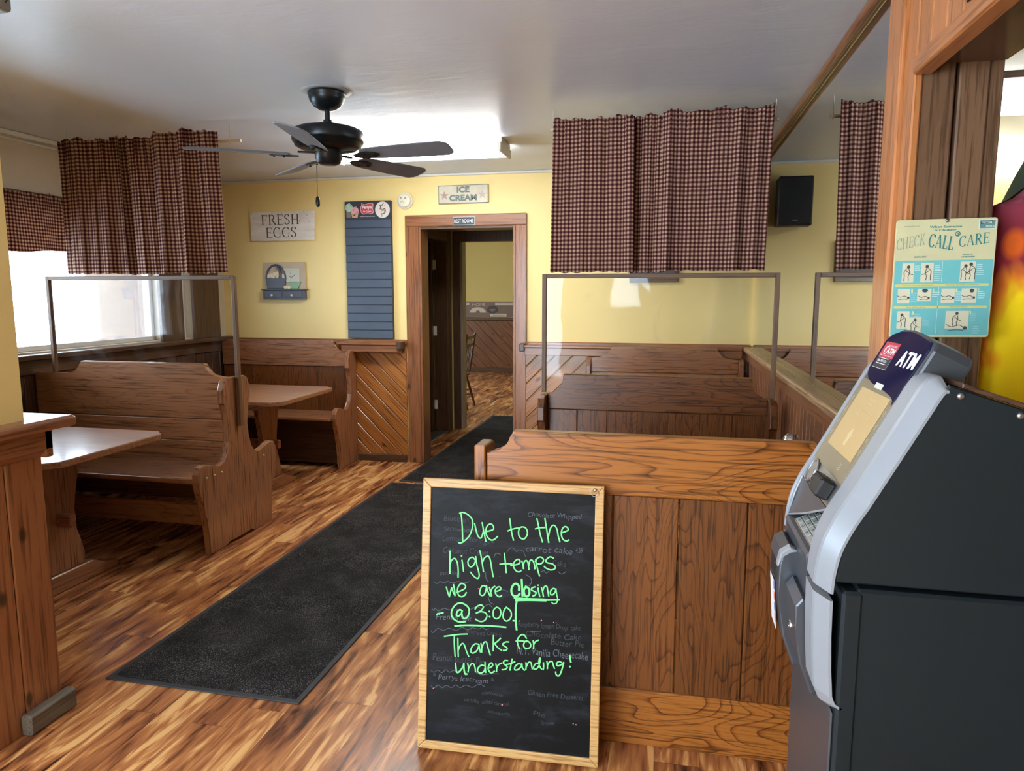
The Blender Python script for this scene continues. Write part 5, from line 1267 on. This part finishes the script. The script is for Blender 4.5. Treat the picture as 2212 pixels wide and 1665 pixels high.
    ks = plain('key_steel', C(176, 178, 172), .4, .3); rows = ['123', '456', '789', '*0#'][::-1]
    for j in range(4):
        for i in range(4):
            ko = MB().box(-.062 + i * .043, -.024 + i * .043, .011 + j * .0135, .0232 + j * .0135, .0035, .0065, .001, M=Mk).build('key', ks, t)
            if i < 3:
                m = MB(); text(m, Fr(KF.p(0, 0, .0066), KF.U, KF.V), rows[j][i], -.047 + i * .043, -.039 + i * .043, .0135 + j * .0135, .0205 + j * .0135, .0003); m.build('key_mark', P(60, 62, 66), ko)
    # cash tray block below
    fp = [(.301, .925), (.286, .936), (.268, .925), (.262, .900), (.264, .82), (.276, .73), (.300, .665), (.320, .66), (.320, .92)]
    MB().prism(fp, 'y', 1.615, 1.750, .005, seg=2).build('cash_dispenser', GUNM, t)
    MB().prism([(.310, .870), (.290, .878), (.276, .860), (.280, .80), (.290, .735), (.315, .670), (.330, .665)], 'y', 1.488, 1.612, .005, seg=2).build('dispenser_door', GUNM, t)
    MB().box(.2605, .272, 1.640, 1.725, .850, .902, .004).build('cash_slot', BLACK, t)
    MB().prism([(.258, .895), (.264, .926), (.284, .941), (.303, .932), (.284, .931), (.268, .920), (.262, .895)], 'y', 1.612, 1.640, .002).build('tray_lip', SILV, t)
    MB().lathe([(.010, 0), (.010, .003), (.006, .004), (.005, .001)], (.2815, 1.55, .79), 16, Matrix.Rotation(R(-90), 4, 'Y')).build('lock', CHROME, t)
    st = Fr((.2655, 1.68, .80), (0, -1, 0), (-.07, 0, 1))
    m = MB(); m.m = 0; quad(m, st, -.05, .020, -.075, .040, .0015); 
    for i, mi in enumerate((1, 2, 1, 2)): m.m = mi; quad(m, st, .004, .017, .018 - i * .026, .038 - i * .026, .0019)
    m.build('card_logos_sticker', [P(226, 228, 230), P(60, 80, 150), P(206, 90, 60)], t)
cash_machine()

# ---------------------------------------------------------------- first aid poster
def poster():
    t = T('first_aid_poster', 'cream and turquoise choking first aid poster on the dark jamb above the ATM', 'poster', (.675, YJ - .006, 1.36))
    x0, x1, z0, z1 = .560, .788, 1.388, 1.682; w, h = x1 - x0, z1 - z0
    fr = Fr((x0, YJ - .0125, z0), (1, 0, 0.012), (0, 0, 1))
    M = Matrix(((fr.U.x, fr.V.x, fr.N.x, fr.O.x), (fr.U.y, fr.V.y, fr.N.y, fr.O.y), (fr.U.z, fr.V.z, fr.N.z, fr.O.z), (0, 0, 0, 1)))
    c = .006
    pts = [(c, 0), (w - c, 0), (w - c * .3, c * .3), (w, c), (w, h - c), (w - c * .3, h - c * .3), (w - c, h), (c, h), (c * .3, h - c * .3), (0, h - c), (0, c), (c * .3, c * .3)]
    MB().prism(pts, 'z', -.003, 0, .0008, M=M).build('panel', plain('aged_poster_card', C(206, 202, 160), .35, var=.05, scale=12), t)
    q = lambda a, b: (a * w, b * h)
    m = MB(); poly(m, fr, [q(.015, .02), q(.985, .02), q(.985, .655), q(.015, .655)], .0004); m.build('turquoise_field', plain('turquoise_print', C(112, 188, 190), .35, var=.06, scale=10), t)
    s = MB()
    s.m = 0
    for v in (.445, .258): quad(s, fr, .03 * w, .96 * w, (v - .011) * h, (v + .011) * h, .0007)
    s.m = 1
    pics = [(.09, .47, .21, .635), (.28, .47, .405, .635), (.67, .47, .82, .64), (.06, .295, .185, .415), (.26, .31, .40, .415), (.50, .295, .635, .415), (.70, .295, .85, .415), (.07, .075, .195, .225), (.18, .03, .32, .175), (.56, .075, .79, .225)]
    for i, (a, b, c_, d) in enumerate(pics): quad(s, fr, a * w, c_ * w, b * h, d * h, .0007 + (i == 8) * .0003)
    s.m = 2
    quad(s, fr, .49 * w, .494 * w, .47 * h, .65 * h, .0007); quad(s, fr, .47 * w, .474 * w, .03 * h, .43 * h, .0007)
    rnd = random.Random(4)
    for a, b, n in ((.215, .61, 3), (.415, .61, 3), (.415, .57, 6), (.83, .615, 6), (.19, .38, 5), (.41, .385, 3), (.64, .385, 5), (.86, .385, 4), (.24, .20, 2), (.33, .14, 3), (.80, .20, 4), (.84, .09, 4), (.50, .055, 3)):
        for k in range(n): ribbon(s, fr, [(a * w, (b - k * .017) * h), ((a + rnd.uniform(.05, .075)) * w, (b - k * .017) * h)], .0014, .0008, False, False)
    s.build('picture_blocks', [P(214, 206, 126), P(216, 210, 182), P(206, 226, 222)], t)
    s = MB()
    def fig(cx, cy, k, flip=1, lying=False):
        l = .0014; g = lambda pts: ribbon(s, fr, [((cx + a * k * flip) * w, (cy + b * k) * h) for a, b in pts], l, .0014)
        if lying:
            disc(s, fr, (cx + .42 * k * flip) * w, (cy - .25 * k) * h, .10 * k * w, .08 * k * h, .0014, 12)
            g([(.35, -.22), (.1, -.12), (-.25, -.2), (-.5, -.1)]); g([(.35, -.35), (.0, -.33), (-.4, -.36)])
        else:
            disc(s, fr, (cx + .05 * k * flip) * w, (cy + .38 * k) * h, .12 * k * w, .10 * k * h, .0014, 12)
            g([(-.05, .28), (-.25, .1), (-.22, -.2), (-.25, -.45)]); g([(.08, .26), (.15, 0), (.05, -.2), (.1, -.45)]); g([(-.1, .15), (.2, -.05), (.4, -.1)])
    for cx, cy, k, f in ((.145, .55, .14, 1), (.345, .55, .14, -1), (.715, .55, .14, 1), (.78, .56, .15, -1), (.125, .145, .13, -1), (.25, .10, .13, 1), (.665, .155, .13, 1)): fig(cx, cy, k, f)
    for cx, cy, k, f in ((.12, .37, .12, 1), (.565, .37, .13, 1), (.77, .37, .13, 1), (.675, .13, .2, 1), (.33, .365, .11, 1)): fig(cx, cy, k, f, True)
    disc(s, fr, .80 * w, .395 * h, .022 * w, .016 * h, .0014, 12); disc(s, fr, .335 * w, .40 * h, .03 * w, .016 * h, .0014, 12)
    s.build('line_drawings', P(66, 72, 72), t)
    s = MB(); s.m = 0
    text(s, fr, 'When Someone', .335 * w, .655 * w, .925 * h, .945 * h, bold=.02); text(s, fr, 'Is Choking', .385 * w, .60 * w, .895 * h, .915 * h, bold=.02)
    text(s, fr, 'INFANTS', .205 * w, .32 * w, .678 * h, .692 * h, bold=.02); text(s, fr, 'ADULTS,', .68 * w, .78 * w, .692 * h, .705 * h, bold=.02); text(s, fr, 'CHILDREN', .67 * w, .80 * w, .672 * h, .686 * h, bold=.02)
    serif(s, fr, 'CALL', .335 * w, .585 * w, .755 * h, .865 * h, .0008, .11, .04, warp=lambda u, v: (u + (v - .8 * h) * .12, v - (u - .45 * w) * .16))
    serif(s, fr, 'CARE', .635 * w, .93 * w, .775 * h, .865 * h, .0008, .11, .04, warp=lambda u, v: (u, v + (u - .78 * w) * .14))
    ribbon(s, fr, [((.618 + .022 * math.cos(R(a))) * w, (.872 + .018 * math.sin(R(a))) * h) for a in range(30, 400, 30)], .002, .0008)
    ribbon(s, fr, [(.612 * w, .855 * h), (.625 * w, .868 * h), (.615 * w, .88 * h)], .002, .0008)
    text(s, fr, 'If person becomes unconscious...', .10 * w, .43 * w, .440 * h, .451 * h); text(s, fr, 'If person becomes unconscious...', .545 * w, .88 * w, .440 * h, .451 * h)
    text(s, fr, "If air won't go in...", .16 * w, .36 * w, .253 * h, .264 * h); text(s, fr, "If air won't go in...", .60 * w, .78 * w, .253 * h, .264 * h)
    s.m = 1
    serif(s, fr, 'CHECK', .015 * w, .30 * w, .765 * h, .86 * h, .0008, .06, .03, warp=lambda u, v: (u, v + (u - .15 * w) * .2))
    text(s, fr, 'American Red Cross', .075 * w, .235 * w, .940 * h, .952 * h)
    s.m = 2
    for d_, (a, b) in zip('1212', ((.205, .398), (.42, .398), (.65, .398), (.865, .398))): text(s, fr, d_, a * w - .002, a * w + .002, b * h - .004, b * h + .005, .0010, bold=.03)
    for a, b in ((.225, .208), (.80, .208)): text(s, fr, '3', a * w - .002, a * w + .003, b * h - .004, b * h + .005, .0010, bold=.03)
    s.build('printing', [P(62, 136, 134), P(146, 166, 146), P(226, 220, 150)], t)
    s = MB(); s.m = 0; poly(s, fr, [q(.815, .905), q(.985, .905), q(.985, .985), q(.815, .985)], .0008)
    s.m = 1; poly(s, fr, [q(.825, .912), q(.975, .912), q(.975, .978), q(.825, .978)], .0010)
    s.m = 2; poly(s, fr, [q(.835, .945), q(.95, .955), q(.95, .974), q(.835, .966)], .0012); s.m = 3; text(s, fr, 'DISCOVER', .845 * w, .945 * w, .951 * h, .966 * h, .0014, bold=.03, shear=.0)
    s.m = 0; text(s, fr, 'NOVUS', .885 * w, .968 * w, .918 * h, .936 * h, .0014, bold=.03)
    s.build('badge', [P(214, 220, 200), P(96, 140, 138), P(40, 60, 64), P(216, 226, 214)], t)
    MB().lathe([(.004, 0), (.005, .002), (.002, .004)], fr.p(.505 * w, .985 * h, .0), 10, Matrix.Rotation(R(90), 4, 'X')).build('nail', STEEL, t)
poster()

# ---------------------------------------------------------------- shirt in the opening, hanging cloth, plastic sheet
def shirt():
    x0, z0 = .79, 1.02
    t = T('tie_dye_shirt', 'yellow and red tie-dye shirt hanging in the opening right of the poster', 'shirt', (x0, 2.10, 1.05))
    out = []
    # half outline of the body seen from the front, neck at the right beyond the frame
    def edge(z):   # left edge x as a function of height
        if z > 1.70: return x0 + .02 + (z - 1.70) * 1.15 if z > 1.72 else x0 + .02
        return x0 + .02 - .03 * math.sin((1.70 - z) * 3.4) - .035 * max(0, 1.45 - z)
    nz, nx = 44, 50; W = .56
    for side in (1, -1):
        vs = []
        for j in range(nz + 1):
            z = z0 + (1.90 - z0) * j / nz; xl = edge(z); xr = x0 + .02 + W - (xl - x0 - .02)
            for i in range(nx + 1):
                q = i / nx; x = xl + (xr - xl) * q
                e = min(1, min(q, 1 - q) * 9); f = math.sin(x * 46 + z * 2.2) * .55 + math.sin(x * 27 - z * 3 + 1) * .6 + math.sin(x * 80 + z * 6) * .2
                vs.append((x, 2.10 - side * (.012 + .055 * math.sqrt(e)) * (1 if j < nz else .2) - (f * .016 * e if side == 1 else 0), z))
        n = nx + 1; fs = [(j * n + i, j * n + i + 1, (j + 1) * n + i + 1, (j + 1) * n + i) for j in range(nz) for i in range(nx)]
        out.append((vs, fs if side == 1 else [f[::-1] for f in fs]))
    b = MB(); b.add(*out[0], True); b.add(*out[1], True); b.build('body', TIEDYE, t)
    MB().tube([(x0 + .07, 2.10, 1.70), (x0 + .29, 2.10, 1.875), (x0 + .51, 2.10, 1.70)], .008, 8).tube([(x0 + .29, 2.10, 1.875), (x0 + .29, 2.10, 2.0), (x0 + .31, 2.10, 2.045), (x0 + .335, 2.10, 2.03)], .003, 6).build('hanger', P(150, 150, 150), t)
shirt()
MB().tube([(.786, 2.10, 2.048), (2.2, 2.10, 2.048)], .009, 8).thing('hanging_rail', STEEL, 'thin metal rail across the opening, above the tie-dye shirt', 'rail', (1.2, 2.1, 2.048))
t = T('hanging_cloth', 'blue cloth bag on a narrow strap, hanging in the kitchen beyond the shirt', 'bag', (1.12, 2.62, 1.7))
hk = [(1.105, 2.62, 2.12), (1.10, 2.62, 2.135), (1.112, 2.62, 2.13), (1.118, 2.62, 2.10)]
MB().tube([(1.118, 2.62, 2.4995), (1.118, 2.62, 2.12)], .004, 6).tube(hk, .004, 6).build('hook', P(110, 130, 136), t)
MB().tube([(1.118, 2.62, 2.11), (1.116, 2.62, 1.99), (1.112, 2.62, 1.93)], [.013, .011, .012], 8).build('strap', FABB, t)
MB().lathe([(.012, 1.945), (.03, 1.92), (.055, 1.86), (.085, 1.78), (.10, 1.70), (.095, 1.62), (.06, 1.57), (.01, 1.56)], (1.13, 2.62, 0), 18, None).build('body', FABB, t)
m = MB(); nx, nz = 30, 26; vs = []
rnd = random.Random(12)
for j in range(nz + 1):
    for i in range(nx + 1):
        x = .80 + .9 * i / nx; z = 1.35 + 1.14 * j / nz
        vs.append((x, 3.02 + .012 * math.sin(x * 22 + z * 15) + .010 * math.sin(x * 9 - z * 27) + rnd.uniform(-.004, .004), z))
n = nx + 1
m.add(vs, [(j * n + i, j * n + i + 1, (j + 1) * n + i + 1, (j + 1) * n + i) for j in range(nz) for i in range(nx)], True)
m.thing('plastic_sheet', SHEETM, 'crinkled clear plastic sheet hanging in the kitchen behind the tie-dye shirt', 'plastic sheet', (1.25, 3.02, 1.35))
t = T('coat_hook', 'dark metal coat hook on the orange planks at the top right edge', 'hook', (XA, 1.675, 2.085))
MB().box(XA - .001, XA + .0025, 1.658, 1.692, 2.085, 2.165, .0015).build('hook_plate', BLKM, t)
MB().tube([(XA, 1.675, 2.15), (XA - .03, 1.675, 2.15), (XA - .052, 1.675, 2.163), (XA - .056, 1.675, 2.18)], [.006, .006, .006, .008], 8).build('hook_prong', BLKM, t)
MB().tube([(XA, 1.675, 2.105), (XA - .020, 1.675, 2.092), (XA - .033, 1.675, 2.098), (XA - .034, 1.675, 2.116)], .006, 8).build('hook_prong', BLKM, t)

# ---------------------------------------------------------------- sugar shaker
t = T('sugar_shaker', 'glass sugar shaker with a domed chrome lid standing behind the front bench', 'sugar shaker', (.553, 3.25, .752))
c = (.553, 3.25, 0)
MB().lathe([(.001, .7525), (.036, .753), (.039, .758), (.036, .80), (.034, .852), (.033, .856)], c, 24).build('jar', clear('shaker_glass', (.9, .93, .93), .12, .02), t)
MB().lathe([(.001, .757), (.033, .758), (.032, .80), (.001, .803)], c, 20).build('sugar', P(232, 230, 224), t)
MB().lathe([(.0365, .850), (.0375, .853), (.0375, .866), (.0355, .870), (.030, .880), (.018, .889), (.001, .892)], c, 28).build('lid', CHROME, t)

# ---------------------------------------------------------------- chair in the far dining room
def chair():
    cx, cy = -2.72, 8.93
    t = T('dining_chair', 'dark spindle-back wooden chair in the room beyond the doorway', 'chair', (cx, cy, 0))
    seat = [(cx - .21 * math.cos(R(a)) ** 1 if False else cx + .215 * math.cos(R(a)), cy + .20 * math.sin(R(a))) for a in range(0, 360, 15)]
    MB().prism(seat, 'z', .432, .462, .008, seg=2).build('seat', dark['X'], t)
    for sx, sy in ((1, -1), (1, 1), (-1, -1), (-1, 1)):
        MB().tube([(cx + sx * .13, cy + sy * .13, .435), (cx + sx * .185, cy + sy * .155, .22), (cx + sx * .24, cy + sy * .18, 0)], [.015, .019, .013], 10).build('leg', dark['Z'], t)
    for z, dy in ((.16, 0), (.22, 0)):
        for sg in (-1, 1): MB().tube([(cx - .19, cy + sg * .155, z), (cx + .19, cy + sg * .155, z)], .009, 8).build('stretcher', dark['X'], t)
    xb, xt = cx + .17, cx + .245
    for sg in (-1, 1): MB().tube([(xb, cy + sg * .165, .455), (xt, cy + sg * .205, .985)], [.016, .015], 10).build('back_post', dark['Z'], t)
    for z in (.83, .93):
        q = (z - .455) / .53; MB().box(xb + (xt - xb) * q - .009, xb + (xt - xb) * q + .009, cy - .165 - .03 * q, cy + .165 + .03 * q, z - .018, z + .018, .005).build('crest_rail', dark['Y'], t)
    for k in range(4):
        y = cy - .1 + k * .067; MB().tube([(xb, y, .46), (xb + (xt - xb) * .71, y * 1 + (y - cy) * .15, .825)], .006, 6).build('spindle', dark['Z'], t)
chair()
bpy.context.view_layer.update()
